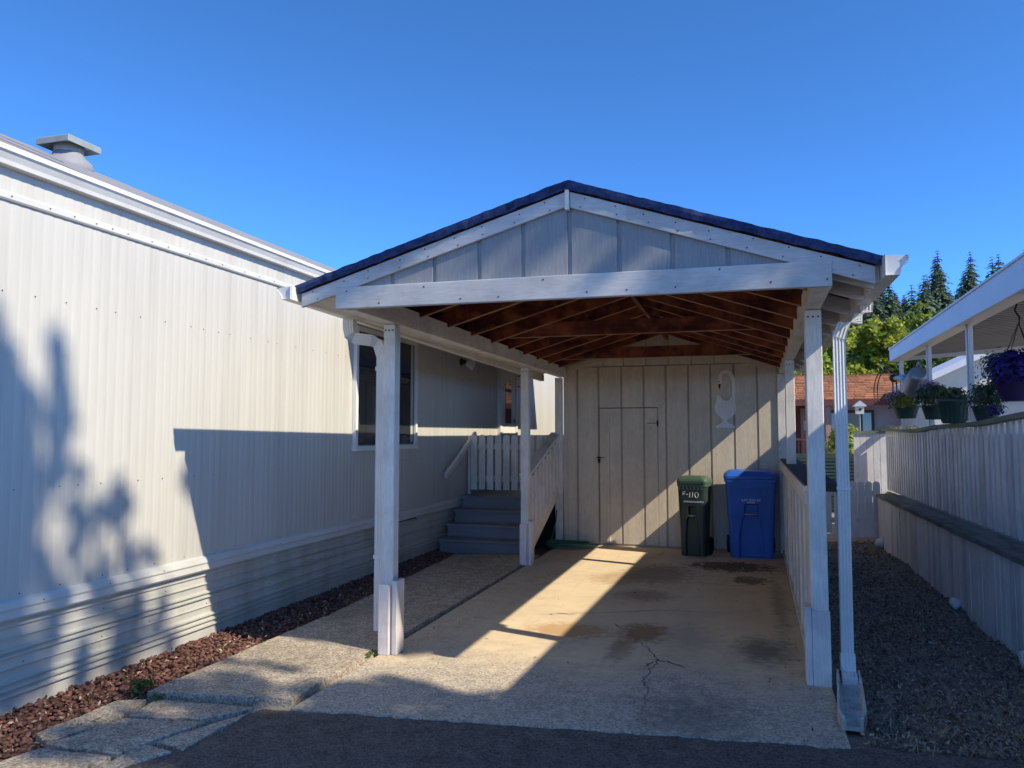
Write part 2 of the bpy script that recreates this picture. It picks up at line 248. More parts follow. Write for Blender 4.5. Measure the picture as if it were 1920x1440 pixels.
# ------------------------------------------------------------------ mesh helpers
class MB:
    def __init__(s): s.v = []; s.f = []
    def add(s, vs, fs):
        o = len(s.v); s.v += [tuple(p) for p in vs]; s.f += [tuple(i + o for i in q) for q in fs]; return s
    def hexa(s, p):   # p: 4 bottom ccw, 4 top ccw
        return s.add(p, [(3, 2, 1, 0), (4, 5, 6, 7), (0, 1, 5, 4), (1, 2, 6, 5), (2, 3, 7, 6), (3, 0, 4, 7)])
    def box(s, x0, x1, y0, y1, z0, z1):
        return s.hexa([(x0, y0, z0), (x1, y0, z0), (x1, y1, z0), (x0, y1, z0), (x0, y0, z1), (x1, y0, z1), (x1, y1, z1), (x0, y1, z1)])
    def obox(s, c, size, R):
        hx, hy, hz = (v / 2 for v in size); c = Vector(c)
        return s.hexa([c + R @ Vector(q) for q in ((-hx, -hy, -hz), (hx, -hy, -hz), (hx, hy, -hz), (-hx, hy, -hz), (-hx, -hy, hz), (hx, -hy, hz), (hx, hy, hz), (-hx, hy, hz))])
    def beam(s, a, b, w, h, upv=(0, 0, 1)):
        a, b = Vector(a), Vector(b); d = (b - a).normalized(); side = d.cross(Vector(upv)).normalized(); u = side.cross(d)
        p = []
        for e in (a, b):
            p.append([e - side * w / 2 - u * h / 2, e + side * w / 2 - u * h / 2, e + side * w / 2 + u * h / 2, e - side * w / 2 + u * h / 2])
        return s.add(p[0] + p[1], [(0, 1, 2, 3), (7, 6, 5, 4), (0, 4, 5, 1), (1, 5, 6, 2), (2, 6, 7, 3), (3, 7, 4, 0)])
    def prism(s, poly, axis, a0, a1):
        n = len(poly)
        def pt(q, a):
            return {'y': (q[0], a, q[1]), 'x': (a, q[0], q[1]), 'z': (q[0], q[1], a)}[axis]
        vs = [pt(q, a0) for q in poly] + [pt(q, a1) for q in poly]
        fs = [tuple(range(n)), tuple(range(2 * n - 1, n - 1, -1))] + [(i, i + n, (i + 1) % n + n, (i + 1) % n) for i in range(n)]
        return s.add(vs, fs)
    def sheet(s, rows):           # rows of equal length
        n = len(rows[0]); vs = [p for r in rows for p in r]
        return s.add(vs, [(i * n + j, i * n + j + 1, (i + 1) * n + j + 1, (i + 1) * n + j) for i in range(len(rows) - 1) for j in range(n - 1)])
    def tube(s, path, r, n=8, cap=True):
        path = [Vector(p) for p in path]; rows = []
        for i, p in enumerate(path):
            d = (path[min(i + 1, len(path) - 1)] - path[max(i - 1, 0)]).normalized()
            a = d.cross(Vector((0, 0, 1)) if abs(d.z) < 0.9 else Vector((1, 0, 0))).normalized(); b_ = d.cross(a)
            rr = r[i] if isinstance(r, (list, tuple)) else r
            rows.append([p + (a * math.cos(t) + b_ * math.sin(t)) * rr for t in [2 * math.pi * k / n for k in range(n)]])
        o = len(s.v); s.v += [tuple(p) for q in rows for p in q]
        for i in range(len(rows) - 1):
            for k in range(n): s.f.append((o + i * n + k, o + i * n + (k + 1) % n, o + (i + 1) * n + (k + 1) % n, o + (i + 1) * n + k))
        if cap:
            s.f.append(tuple(o + k for k in range(n - 1, -1, -1))); e = o + (len(rows) - 1) * n; s.f.append(tuple(e + k for k in range(n)))
        return s
    def loft(s, rows, cap0=True, cap1=True):
        n = len(rows[0]); o = len(s.v); s.v += [tuple(p) for q in rows for p in q]
        for i in range(len(rows) - 1):
            for k in range(n): s.f.append((o + i * n + k, o + i * n + (k + 1) % n, o + (i + 1) * n + (k + 1) % n, o + (i + 1) * n + k))
        if cap0: s.f.append(tuple(o + k for k in range(n - 1, -1, -1)))
        if cap1: e = o + (len(rows) - 1) * n; s.f.append(tuple(e + k for k in range(n)))
        return s
    def lathe(s, prof, c, n=20):
        return s.loft([[(c[0] + r * math.cos(2 * math.pi * k / n), c[1] + r * math.sin(2 * math.pi * k / n), c[2] + z) for k in range(n)] for r, z in prof])
    def build(s, name, m, parent=None, smooth=False, bevel=0.0):
        me = bpy.data.meshes.new(name); me.from_pydata(s.v, [], s.f); me.update()
        return link(name, me, m, parent, smooth, bevel)
def link(name, me, m, parent=None, smooth=False, bevel=0.0):
    if m is not None: me.materials.append(M[m] if isinstance(m, str) else m)
    if smooth: me.polygons.foreach_set('use_smooth', [True] * len(me.polygons))
    o = bpy.data.objects.new(name, me); C.objects.link(o)
    if parent is not None: attach(o, parent)
    if bevel:
        b = o.modifiers.new('edge', 'BEVEL'); b.width = bevel; b.segments = 2; b.limit_method = 'ANGLE'; b.angle_limit = math.radians(40)
    return o
def attach(o, parent):
    o.parent = parent
    if parent.type == 'EMPTY': o.matrix_parent_inverse = Matrix.Translation(-parent.location)
def tag(o, label=None, cat=None, group=None, kind=None):
    if label: o['label'] = label
    if cat: o['category'] = cat
    if group: o['group'] = group
    if kind: o['kind'] = kind
    return o
def thing(name, label, cat, loc, group=None):
    o = bpy.data.objects.new(name, None); o.empty_display_size = 0.2; C.objects.link(o); o.location = loc
    return tag(o, label, cat, group)
def B(x0, x1, y0, y1, z0, z1): return MB().box(x0, x1, y0, y1, z0, z1)
def copy_thing(root, loc, label=None, scale=None, rotz=None):
    r = root.copy(); C.objects.link(r); r.location = loc
    if label: r['label'] = label
    if scale: r.scale = scale
    if rotz is not None: r.rotation_euler.z = rotz
    for ch in root.children:
        c = ch.copy(); C.objects.link(c); c.parent = r
        for g in ch.children:
            d = g.copy(); C.objects.link(d); d.parent = c
    return r
def quads(name, P0, size, m, parent=None, aspect=0.6, tilt=1.0, seed=0, drop=None):
    """leaf-sized faces: P0 (n,3) centres, size (n,), random orientation"""
    r = np.random.default_rng(seed); n = len(P0)
    nr = r.normal(size=(n, 3)); nr[:, 2] = np.abs(nr[:, 2]) * tilt + 0.15
    nr /= np.linalg.norm(nr, axis=1)[:, None]
    a = r.normal(size=(n, 3)); a -= (a * nr).sum(1)[:, None] * nr; a /= np.linalg.norm(a, axis=1)[:, None]
    b = np.cross(nr, a); sz = np.asarray(size)[:, None]
    bend = nr * sz * 0.18
    V = np.stack([P0 - a * sz - bend, P0 - b * sz * aspect, P0 + a * sz - bend, P0 + b * sz * aspect], 1).reshape(-1, 3)
    me = bpy.data.meshes.new(name); me.vertices.add(4 * n); me.vertices.foreach_set('co', V.ravel())
    me.loops.add(4 * n); me.loops.foreach_set('vertex_index', np.arange(4 * n)); me.polygons.add(n)
    me.polygons.foreach_set('loop_start', np.arange(0, 4 * n, 4)); me.polygons.foreach_set('loop_total', np.full(n, 4)); me.update(); me.validate()
    return link(name, me, m, parent)
def rocks(name, P0, size, m, parent=None, flat=0.7, seed=1):
    r = np.random.default_rng(seed)
    t = (1 + 5 ** 0.5) / 2
    iv = np.array([(-1, t, 0), (1, t, 0), (-1, -t, 0), (1, -t, 0), (0, -1, t), (0, 1, t), (0, -1, -t), (0, 1, -t), (t, 0, -1), (t, 0, 1), (-t, 0, -1), (-t, 0, 1)]) / 1.9
    it = np.array([(0, 11, 5), (0, 5, 1), (0, 1, 7), (0, 7, 10), (0, 10, 11), (1, 5, 9), (5, 11, 4), (11, 10, 2), (10, 7, 6), (7, 1, 8), (3, 9, 4), (3, 4, 2), (3, 2, 6), (3, 6, 8), (3, 8, 9), (4, 9, 5), (2, 4, 11), (6, 2, 10), (8, 6, 7), (9, 8, 1)])
    n = len(P0); V = iv[None] * (0.7 + 0.6 * r.random((n, 12, 1)))
    ang = r.random(n) * 6.28; c, s_ = np.cos(ang)[:, None], np.sin(ang)[:, None]
    V = np.stack([V[..., 0] * c - V[..., 1] * s_, V[..., 0] * s_ + V[..., 1] * c, V[..., 2] * flat], -1)
    V = V * np.asarray(size)[:, None, None] * (0.75 + 0.5 * r.random((n, 1, 3))) + P0[:, None]
    Fc = (it[None] + 12 * np.arange(n)[:, None, None]).reshape(-1)
    me = bpy.data.meshes.new(name); me.vertices.add(12 * n); me.vertices.foreach_set('co', V.ravel())
    me.loops.add(60 * n); me.loops.foreach_set('vertex_index', Fc); me.polygons.add(20 * n)
    me.polygons.foreach_set('loop_start', np.arange(0, 60 * n, 3)); me.polygons.foreach_set('loop_total', np.full(20 * n, 3)); me.update()
    return link(name, me, m, parent)
def text(name, body, size, loc, rot, m, parent=None, shear=0.0):
    cu = bpy.data.curves.new(name, 'FONT'); cu.body = body; cu.size = size; cu.shear = shear; cu.extrude = 0.0008
    cu.align_x = 'CENTER'; cu.align_y = 'CENTER'
    t = bpy.data.objects.new(name, cu); C.objects.link(t); t.location = loc; t.rotation_euler = rot
    bpy.context.view_layer.update(); dg = bpy.context.evaluated_depsgraph_get()
    me = bpy.data.meshes.new_from_object(t.evaluated_get(dg)); me.transform(t.matrix_world)
    bpy.data.objects.remove(t); me.materials.clear()
    return link(name, me, m, parent)

# ================================================================== THE SETTING
def struct(o): o['kind'] = 'structure'; return o
g = MB(); E_ = 900
g.sheet([[(x, y, -0.10) for x in (-E_, -60, 0, 60, E_)] for y in (-E_, -60, 0, 60, E_)][::-1]); struct(g.build('ground', 'ground'))

# asphalt lane in front, with an uneven edge against the slab
a = MB(); edge = []
xs = np.linspace(-2.72, 0.52, 60)
for x in xs: edge.append((x, 4.02 + (x + 2.55) * 0.113 + 0.022 * mnoise.noise(Vector((x * 4, 0, 0))) + 0.03 * mnoise.noise(Vector((x * 15, 3, 0)))))
left = [(-2.95, 3.08), (-2.85, 3.35), (-2.72, 3.6), (-2.73, 3.9)]
left = [(-3.3, -6.0), (-3.1, 2.2)] + left
right = []
for x in np.linspace(0.56, 4.5, 40): right.append((x, 4.38 + 0.09 * (x - 0.5) + 0.06 * mnoise.noise(Vector((x * 3, 7, 0)))))
poly = left + edge + right + [(4.5, -6.0)]
a.prism(poly, 'z', -0.09, -0.007); struct(a.build('asphalt_lane', 'asphalt'))

# carport slab with an uneven front edge, cracks as thin dark fills
sl = MB(); fe = [(x, y + 0.006) for x, y in edge if x > -2.55 and x < 0.5]
sl.prism([(-2.552, 11.2), (-2.552, 4.03)] + fe + [(0.5, 4.37), (0.58, 11.2)], 'z', -0.12, 0.0)
slab = struct(sl.build('carport_slab', 'slab'))
M['crackfill'] = mat('dark_crack', (0.16, 0.13, 0.10), (0.26, 0.21, 0.16), 20, 0.95, 0.3)
def crack(pts, w, seed, jit=0.03):
    random.seed(seed); P = []
    for i in range(len(pts) - 1):
        a_, b_ = Vector(pts[i]), Vector(pts[i + 1]); n = max(2, int((b_ - a_).length / 0.04))
        for k in range(n): P.append(a_.lerp(b_, k / n) + Vector((random.uniform(-jit, jit), random.uniform(-jit, jit))) * 0.5)
    P.append(Vector(pts[-1])); rows = []
    for i, p in enumerate(P):
        d = (P[min(i + 1, len(P) - 1)] - P[max(0, i - 1)]).normalized(); nn = Vector((-d.y, d.x))
        ww = w * (0.35 + random.random()) * (0.25 + 0.75 * math.sin(math.pi * (i + 0.5) / len(P)))
        rows.append([(*(p + nn * ww), 0.0025), (*(p - nn * ww), 0.0025)])
    MB().sheet(rows).build('crack', 'crackfill', slab)
crack([(-1.75, 6.72), (-1.2, 6.95), (-0.75, 7.18), (-0.3, 7.22), (0.1, 7.38)], 0.006, 1)
crack([(-1.0, 6.62), (-0.86, 6.2), (-0.70, 5.85), (-0.60, 5.60), (-0.66, 5.2), (-0.58, 4.8), (-0.56, 4.5), (-0.50, 4.24)], 0.0055, 2, 0.05)
crack([(-0.66, 5.62), (-0.52, 5.60), (-0.40, 5.47)], 0.010, 3)
crack([(-0.62, 5.58), (-0.68, 5.42)], 0.012, 4)
crack([(-1.62, 6.80), (-1.45, 6.78)], 0.007, 5)
crack([(-1.02, 10.75), (-1.1, 10.3), (-1.18, 10.05)], 0.006, 6)
crack([(-0.55, 8.62), (-0.2, 8.55), (0.15, 8.6)], 0.006, 7)
crack([(-1.05, 6.55), (-0.98, 6.45)], 0.012, 8)

# aggregate walk of two slabs beside it, broken pavers at the lane
walk = struct(B(-3.62, -2.58, 4.02, 9.75, -0.14, -0.03).build('walkway', 'ground'))
def jpoly(pts, seed, j=0.012, step=0.07):
    out = []
    for i in range(len(pts)):
        a_, b_ = Vector(pts[i]), Vector(pts[(i + 1) % len(pts)]); n = max(1, int((b_ - a_).length / step))
        for k in range(n):
            p = a_.lerp(b_, k / n); q = mnoise.noise_vector(Vector((p.x * 7, p.y * 7, seed))); out.append((p.x + q.x * j, p.y + q.y * j))
    return out
MB().prism(jpoly([(-3.53, 3.99), (-2.60, 4.12), (-2.595, 6.48), (-3.50, 6.02)], 1), 'z', -0.06, 0.022).build('slab', 'concrete_old', walk, bevel=0.003)
MB().prism(jpoly([(-3.50, 6.05), (-2.595, 6.51), (-2.60, 9.9), (-3.66, 9.6)], 2), 'z', -0.06, 0.014).build('slab', 'concrete_old', walk, bevel=0.003)
pv = struct(B(-3.62, -2.75, 1.6, 3.90, -0.14, -0.06).build('paver_apron', 'ground'))
for i, pts in enumerate([[(-3.42, 3.93), (-3.36, 3.66), (-2.93, 3.74), (-2.74, 3.97)], [(-3.36, 3.62), (-3.46, 3.2), (-3.02, 3.22), (-2.88, 3.70)], [(-2.84, 3.70), (-2.95, 3.40), (-2.75, 3.36), (-2.74, 3.92)],
                         [(-3.44, 3.16), (-3.60, 2.5), (-3.10, 2.5), (-3.02, 3.18)], [(-2.98, 3.36), (-3.02, 3.0), (-3.0, 2.5), (-2.95, 3.0), (-2.78, 3.33)], [(-3.62, 3.86), (-3.64, 3.3), (-3.49, 3.24), (-3.40, 3.62), (-3.46, 3.9)]]):
    MB().prism(jpoly(pts, 10 + i, 0.02), 'z', -0.08, 0.002 + 0.012 * random.random()).build('paver', 'concrete_old', pv, bevel=0.004)

# lava rock strip along the skirting, mulch yard on the right
n = 21000
P0 = np.stack([rng.uniform(-4.10, -3.53, n), rng.uniform(1.5, 10.0, n), rng.uniform(-0.07, -0.02, n)], 1)
P0[:, 2] += 0.03 * np.clip((-3.55 - P0[:, 0]) / 0.5, 0, 1)
tag(rocks('lava_rock', P0, rng.uniform(0.006, 0.021, n) ** 1.0, 'lava', None, 0.6), 'strip of red lava rock along the skirting of the home', 'gravel', kind='stuff')
struct(B(-4.3, -3.5, 1.0, 10.0, -0.09, -0.045).build('rock_bed', 'ground'))
yd = MB(); rows = []
for y in np.linspace(4.2, 14.5, 70):
    rows.append([(x, y + (0 if y > 4.3 else 0.08 * x), -0.03 + 0.05 * mnoise.noise(Vector((x * 2, y * 1.3, 0))) + 0.03 * mnoise.noise(Vector((x * 7, y * 6, 0)))) for x in np.linspace(0.5, 2.1, 18)])
yd.sheet(rows); struct(yd.build('side_yard', 'soil', smooth=True))
n = 20000
P0 = np.stack([rng.uniform(0.58, 1.92, n), 4.45 + 8.2 * rng.random(n) ** 1.4, np.zeros(n)], 1)
P0[:, 2] = [-0.02 + 0.05 * mnoise.noise(Vector((p[0] * 2, p[1] * 1.3, 0))) + 0.03 * mnoise.noise(Vector((p[0] * 7, p[1] * 6, 0))) for p in P0]
tag(quads('bark_chips', P0, rng.uniform(0.006, 0.019, n), 'chips', None, 0.55, 1.5, 3), 'dark bark chips covering the narrow side yard', 'mulch', kind='stuff')
sel = rng.random(n) < 0.3; Q = P0[sel] + np.array([0, 0, 0.008])
tag(quads('leaf_litter', Q, rng.uniform(0.006, 0.022, len(Q)), 'litter', None, 0.45, 2.0, 4), 'dry leaf litter scattered over the dark mulch', 'leaves', kind='stuff')
# dry grass clumps at the lane end of the yard
gb = MB(); random.seed(5)
for k in range(46):
    cx, cy = random.uniform(0.75, 2.2), random.uniform(4.15, 5.3)
    if cx < 1.0 and cy > 4.9: continue
    for j in range(random.randint(8, 34)):
        a_ = random.uniform(0, 6.28); l = random.uniform(0.04, 0.16); hgt = random.uniform(0.01, 0.07); ox, oy = random.gauss(0, 0.05), random.gauss(0, 0.05)
        p = Vector((cx + ox, cy + oy, -0.01)); q = p + Vector((math.cos(a_) * l, math.sin(a_) * l, hgt)); w = Vector((-math.sin(a_), math.cos(a_), 0)) * 0.0016
        mid = p.lerp(q, 0.5) + Vector((0, 0, hgt * 0.4)); gb.sheet([[p - w, p + w], [mid - w, mid + w], [q, q + w * 0.2]])
tag(gb.build('dry_grass', 'straw'), 'pale dry grass tufts at the lane end of the side yard', 'grass', kind='stuff')

# raised terrace of the neighbour, with its retaining fence below
struct(B(2.16, 40, -8, 15.5, -0.3, 0.70).build('neighbour_terrace', 'ground'))
# wooded hill far behind
hl = MB(); rows = []
for y in np.linspace(60, 330, 40):
    rows.append([(x, y, -0.5 + max(0, (y - 60)) * 0.115 * (1 / (1 + math.exp(-(x - 2 - 0.02 * y) / 9))) + 1.0 * mnoise.noise(Vector((x * 0.05, y * 0.05, 0)))) for x in np.linspace(-80, 260, 60)])
hl.sheet(rows); struct(hl.build('hill', 'hillgreen', smooth=True))
def hill_z(x, y): return -0.5 + max(0, (y - 60)) * 0.115 * (1 / (1 + math.exp(-(x - 2 - 0.02 * y) / 9)))

# ================================================================== THE LONG CREAM HOME ON THE LEFT
WX = -4.05
home = thing('mobile_home', 'long cream mobile home with ribbed metal siding along the left', 'house', (WX, 10, 0))
Y0, Y1 = 0.8, 24.0; pitch = 0.075
w = MB(); ys = np.arange(Y0, Y1, pitch / 8); lo_, hi_ = [], []
for y in ys:
    x = WX + 0.0034 * (abs(math.sin(math.pi * y / pitch)) ** 0.45 - 1)  ; lo_.append((x, y, 0.63)); hi_.append((x, y, 3.22))
w.sheet([lo_, hi_]); w.build('siding', 'siding', home, smooth=False)
B(WX - 0.12, WX - 0.035, Y0, Y1, 0.64, 3.22).build('wall_core', 'under', home)
MB().prism([(WX - 0.02, 2.945), (WX + 0.012, 2.945), (WX + 0.02, 2.955), (WX + 0.02, 2.985), (WX + 0.006, 2.997), (WX - 0.02, 2.997)], 'y', Y0, Y1).build('batten_strip', 'trim', home)
MB().prism([(WX - 0.03, 0.525), (WX + 0.02, 0.53), (WX + 0.035, 0.545), (WX + 0.028, 0.585), (WX + 0.035, 0.60), (WX + 0.022, 0.638), (WX + 0.004, 0.648), (WX - 0.03, 0.648)], 'y', Y0, Y1).build('base_trim', 'trim', home)
# skirting: overlapping sheets of horizontal ribbed metal, each its own piece
prof = [(-4.085, 0.53), (-4.080, 0.50)]
def ribs(z0, z1, k):
    out = []
    for i in range(k):
        t = (z0 + (z1 - z0) * i / k); d = (z1 - z0) / k
        out += [(-4.088, t), (-4.064, t + d * 0.3), (-4.064, t + d * 0.6), (-4.088, t + d * 0.92)]
    return out
prof = [(-4.09, 0.535), (-4.07, 0.50), (-4.07, 0.485), (-4.085, 0.475), (-4.082, 0.43), (-4.070, 0.425), (-4.070, 0.418), (-4.084, 0.41)] + ribs(0.365, 0.30, 2) + [(-4.085, 0.29), (-4.08, 0.25), (-4.070, 0.245), (-4.084, 0.235)] + ribs(0.19, 0.07, 3) + [(-4.086, 0.06), (-4.085, -0.06)]
for i, (ya, yb) in enumerate([(Y0, 3.2), (3.18, 6.25), (6.23, 9.3), (9.28, 12.3), (12.28, Y1)]):
    off = 0.004 * (i % 2)
    sag = -0.035 if i == 2 else 0.0
    m_ = MB(); m_.sheet([[(x + off, ya, z) for x, z in prof], [(x + off, yb, z + (sag if k < 6 else 0)) for k, (x, z) in enumerate(prof)]])
    m_.build('skirting_panel', 'skirt', home)
B(-4.16, -4.10, Y0, Y1, -0.06, 0.6).build('skirting_backing', 'under', home)
# gutter and roof
def kprofile(x0, x1, z0, z1, flip=1):
    """K-style gutter section, open trough: outer side at x1"""
    W_ = x1 - x0; H_ = z1 - z0
    return [(x0, z1 + 0.01), (x0, z0), (x0 + W_ * 0.62, z0), (x0 + W_ * 0.68, z0 + H_ * 0.25), (x0 + W_ * 0.88, z0 + H_ * 0.62), (x1, z0 + H_ * 0.70), (x1, z1), (x1 - W_ * 0.12, z1)]
def gutter(name, x0, x1, z0, z1, ya, yb, parent, caps=True, m='gutter', fall=0.0):
    p = kprofile(x0, x1, z0, z1); t = 0.0025 if x1 > x0 else -0.0025
    inner = [(x + t, z + 0.0025) if i in (0, 1) else (x - t, z + (0.0025 if i < 6 else -0.0025)) for i, (x, z) in enumerate(p)]
    m_ = MB(); m_.sheet([[(x, ya, z) for x, z in p], [(x, yb, z - fall) for x, z in p]])
    m_.sheet([[(x, ya, z) for x, z in inner[:7]], [(x, yb, z - fall) for x, z in inner[:7]]])
    m_.add([(x, ya + 0.001, z) for x, z in p] + [(x, ya + 0.001, z) for x, z in inner], [(i, i + 1, 9 + i, 8 + i) for i in range(7)])
    o = m_.build(name, m, parent)
    if caps: MB().prism([(x * 1.0, z) for x, z in p[:7]], 'y', ya + 0.012, ya + 0.015).build('end_cap', m, o)
    return o
gutter('gutter', WX - 0.005, WX + 0.095, 3.135, 3.235, Y0, Y1, home, False)
B(WX - 0.03, WX + 0.05, Y0, Y1, 3.225, 3.245).build('drip_edge', 'trim', home)
roof = MB(); rz = lambda x: 3.25 + 0.437 * (-4.0 - x)
for (ya, yb, d) in [(Y0, 3.9, 0.0), (3.88, 6.9, 0.006), (6.88, Y1, 0.0)]:
    roof.hexa([(-7.4, ya, rz(-7.4) - .03), (-4.0, ya, rz(-4.0) - .03), (-4.0, yb, rz(-4) - .03), (-7.4, yb, rz(-7.4) - .03), (-7.4, ya, rz(-7.4) + d), (-4.0, ya, rz(-4.0) + d), (-4.0, yb, rz(-4) + d), (-7.4, yb, rz(-7.4) + d)])
rf = roof.build('roof', 'roofmetal', home)
B(-10.9, WX - 0.12, Y0, Y1, 0.3, 3.2).build('house_volume', 'under', home)
# roof vent: collar, square body, flared flat cap
vx, vy = -6.26, 5.81; vz = rz(vx)
MB().lathe([(0.24, -0.12), (0.21, 0.0), (0.15, 0.05), (0.135, 0.09)], (vx, vy, vz), 24).build('vent_collar', 'roofmetal', rf, True)
MB().lathe([(0.135, 0.0), (0.135, 0.175)], (vx, vy, vz), 20).build('vent_pipe', 'ventmetal', rf, True)
vc = MB(); ctr = Vector((vx, vy, vz))
def rect(hx, hy, z): return [ctr + Vector(q) for q in ((-hx, -hy, z), (hx, -hy, z), (hx, hy, z), (-hx, hy, z))]
vc.loft([rect(.14, .14, .17), rect(.193, .193, .135), rect(.197, .197, .135), rect(.197, .197, .19), rect(.185, .185, .205), rect(.06, .06, .21)]); vc.build('vent_cap', 'ventmetal', rf, bevel=0.01)
MB().hexa([(-7.0, 4.6, rz(-7) - .01), (-5.0, 4.6, rz(-5) - .01), (-5.0, 7.2, rz(-5) - .01), (-7, 7.2, rz(-7) - .01), (-7.0, 4.6, rz(-7) + .012), (-5.0, 4.6, rz(-5) + .012), (-5.0, 7.2, rz(-5) + .012), (-7, 7.2, rz(-7) + .012)]).build('roof_patch', 'roofmetal', rf)
# screws in rows
sc = MB(); random.seed(11)
for z, st in ((2.42, 0.21), (1.275, 0.23), (2.972, 0.2), (0.672, 0.33), (0.612, 0.4), (0.445, 0.6), (0.265, 0.7)):
    y = 2.6
    while y < 12.5:
        y += st * random.uniform(0.6, 1.5); x = WX + (0.022 if z in (2.972,) else 0.034 if z == 0.612 else 0.0 if z > 0.6 else -0.028)
        sc.lathe([(0.0042, 0), (0.0042, 0.001)], (0, 0, 0), 6)
        for i in range(12):
            v = sc.v[-12 + i]; sc.v[-12 + i] = (x + v[2] * 3 + 0.0015, y + v[0], z + v[1])
tag(sc.build('screws', 'screw', home), kind='stuff')
# window
wi = B(WX - 0.01, WX + 0.010, 7.55, 9.10, 1.47, 2.74).build('window', 'curtain', home)
fr = MB(); y0, y1, z0, z1 = 7.50, 9.155, 1.42, 2.785; t = 0.055
fr.box(WX, WX + 0.045, y0, y0 + t, z0, z1); fr.box(WX, WX + 0.045, y1 - t, y1, z0, z1); fr.box(WX, WX + 0.045, y0 + t, y1 - t, z1 - t, z1); fr.box(WX, WX + 0.05, y0 - 0.01, y1 + 0.01, z0 - 0.01, z0 + 0.042)
fr.box(WX, WX + 0.04, 8.30, 8.36, z0 + t, z1 - t); fr.build('frame', 'white', wi, bevel=0.003)
for ya, yb in ((7.56, 8.295), (8.365, 9.095)): B(WX + 0.012, WX + 0.018, ya, yb, 1.475, 2.728).build('pane', 'glass', wi)
B(WX + 0.0182, WX + 0.0195, 8.99, 9.06, 1.50, 2.72).build('curtain', 'curtain', wi)
# entry door beyond the porch
dr = B(WX, WX + 0.045, 12.78, 13.62, 0.72, 2.70).build('door', 'white', home, bevel=0.004)
fr = MB(); fr.box(WX, WX + 0.06, 12.66, 12.775, 0.70, 2.80); fr.box(WX, WX + 0.06, 13.625, 13.72, 0.70, 2.80); fr.box(WX, WX + 0.06, 12.775, 13.625, 2.705, 2.80); fr.build('frame', 'white', dr)
B(WX + 0.046, WX + 0.052, 12.98, 13.34, 1.78, 2.50).build('pane', 'glass', dr)
fr = MB()
for q in ((12.94, 12.98, 1.74, 2.54), (13.34, 13.38, 1.74, 2.54), (12.98, 13.34, 1.74, 1.78), (12.98, 13.34, 2.50, 2.54), (12.98, 13.34, 2.13, 2.16)): fr.box(WX + 0.046, WX + 0.060, *q)
fr.build('pane_trim', 'white', dr)
MB().lathe([(0.012, 0), (0.014, 0.03), (0.034, 0.045), (0.036, 0.065), (0.02, 0.08)], (0, 0, 0), 14).build('knob', 'brass', dr, True)
kb = dr.children[-1]; kb.data.transform(Matrix.Translation((WX + 0.045, 13.52, 1.70)) @ Matrix.Rotation(math.radians(90), 4, 'Y'))
B(WX + 0.046, WX + 0.058, 13.50, 13.545, 1.80, 1.86).build('deadbolt', 'black', dr)
MB().tube([(WX + 0.02, 13.78, 2.66), (WX + 0.16, 13.78, 2.70), (WX + 0.22, 13.78, 2.64), (WX + 0.16, 13.78, 2.58), (WX + 0.22, 13.78, 2.52), (WX + 0.15, 13.78, 2.46), (WX + 0.03, 13.78, 2.48)], 0.012, 6).build('scroll_bracket', 'black', home, True)
# filler awning between home and carport
MB().hexa([(WX, 7.3, 2.84), (-2.88, 7.3, 2.70), (-2.88, 15.0, 2.70), (WX, 15.0, 2.84), (WX, 7.3, 2.865), (-2.88, 7.3, 2.715), (-2.88, 15.0, 2.715), (WX, 15.0, 2.865)]).build('filler_awning', 'trim', home)

# twin flood lamp on the wall
lp = thing('wall_lamp', 'small twin floodlight on the siding between window and door', 'lamp', (WX, 10.85, 2.66))
MB().lathe([(0.055, 0), (0.055, 0.02), (0.03, 0.035), (0.02, 0.09)], (0, 0, 0), 14).build('mount', 'black', lp, True).data.transform(Matrix.Translation((WX, 10.85, 2.68)) @ Matrix.Rotation(math.radians(90), 4, 'Y'))
for sgn, dz in ((1, 0.0), (-1, -0.10)):
    o = MB().lathe([(0.02, 0), (0.035, 0.03), (0.055, 0.12), (0.058, 0.13), (0.03, 0.128)], (0, 0, 0), 16).build('lamp_head', 'white', lp, True)
    o.data.transform(Matrix.Translation((WX + 0.09, 10.85, 2.68 + dz * 0.3)) @ Matrix.Rotation(math.radians(-35 * sgn), 4, 'X') @ Matrix.Rotation(math.radians(100 + 25 * (sgn < 0)), 4, 'Y'))

# ================================================================== PORCH: STEPS, GATE, RAILS
st = thing('porch_steps', 'four blue grey wooden steps up to the porch', 'steps', (-3.3, 10.3, 0))
for i in range(4):
    yy = 9.82 + 0.295 * i; z = 0.172 * (i + 1); xl, xr_ = -3.99, -2.70
    B(xl + 0.02, xr_, yy + 0.03, yy + 0.055, z - 0.172 + (0.0 if i else -0.02), z - 0.034).build('riser', 'blue_step', st)
    B(xl, xr_, yy, yy + 0.335, z - 0.034, z).build('tread', 'blue_step', st, bevel=0.006)
B(-3.99, -2.70, 11.06, 14.6, 0.655, 0.69).build('landing', 'blue_step', st, bevel=0.004)
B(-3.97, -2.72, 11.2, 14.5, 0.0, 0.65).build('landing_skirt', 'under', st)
pg = thing('picket_gate', 'low white picket gate across the top of the porch steps', 'gate', (-3.4, 11.1, 0.69))
def picket_poly(x, w_, z0, z1, rnd=0.045):
    return [(x - w_ / 2, z0), (x + w_ / 2, z0), (x + w_ / 2, z1 - rnd)] + [(x + w_ / 2 * math.cos(t), z1 - rnd + rnd * math.sin(t)) for t in np.linspace(0.35, math.pi - 0.35, 7)] + [(x - w_ / 2, z1 - rnd)]
for i in range(10):
    x = -3.905 + 0.128 * i; MB().prism(picket_poly(x, 0.098, 0.755 + 0.006 * random.random(), 1.575 + 0.01 * random.random()), 'y', 11.05, 11.068).build('picket', 'pz', pg)
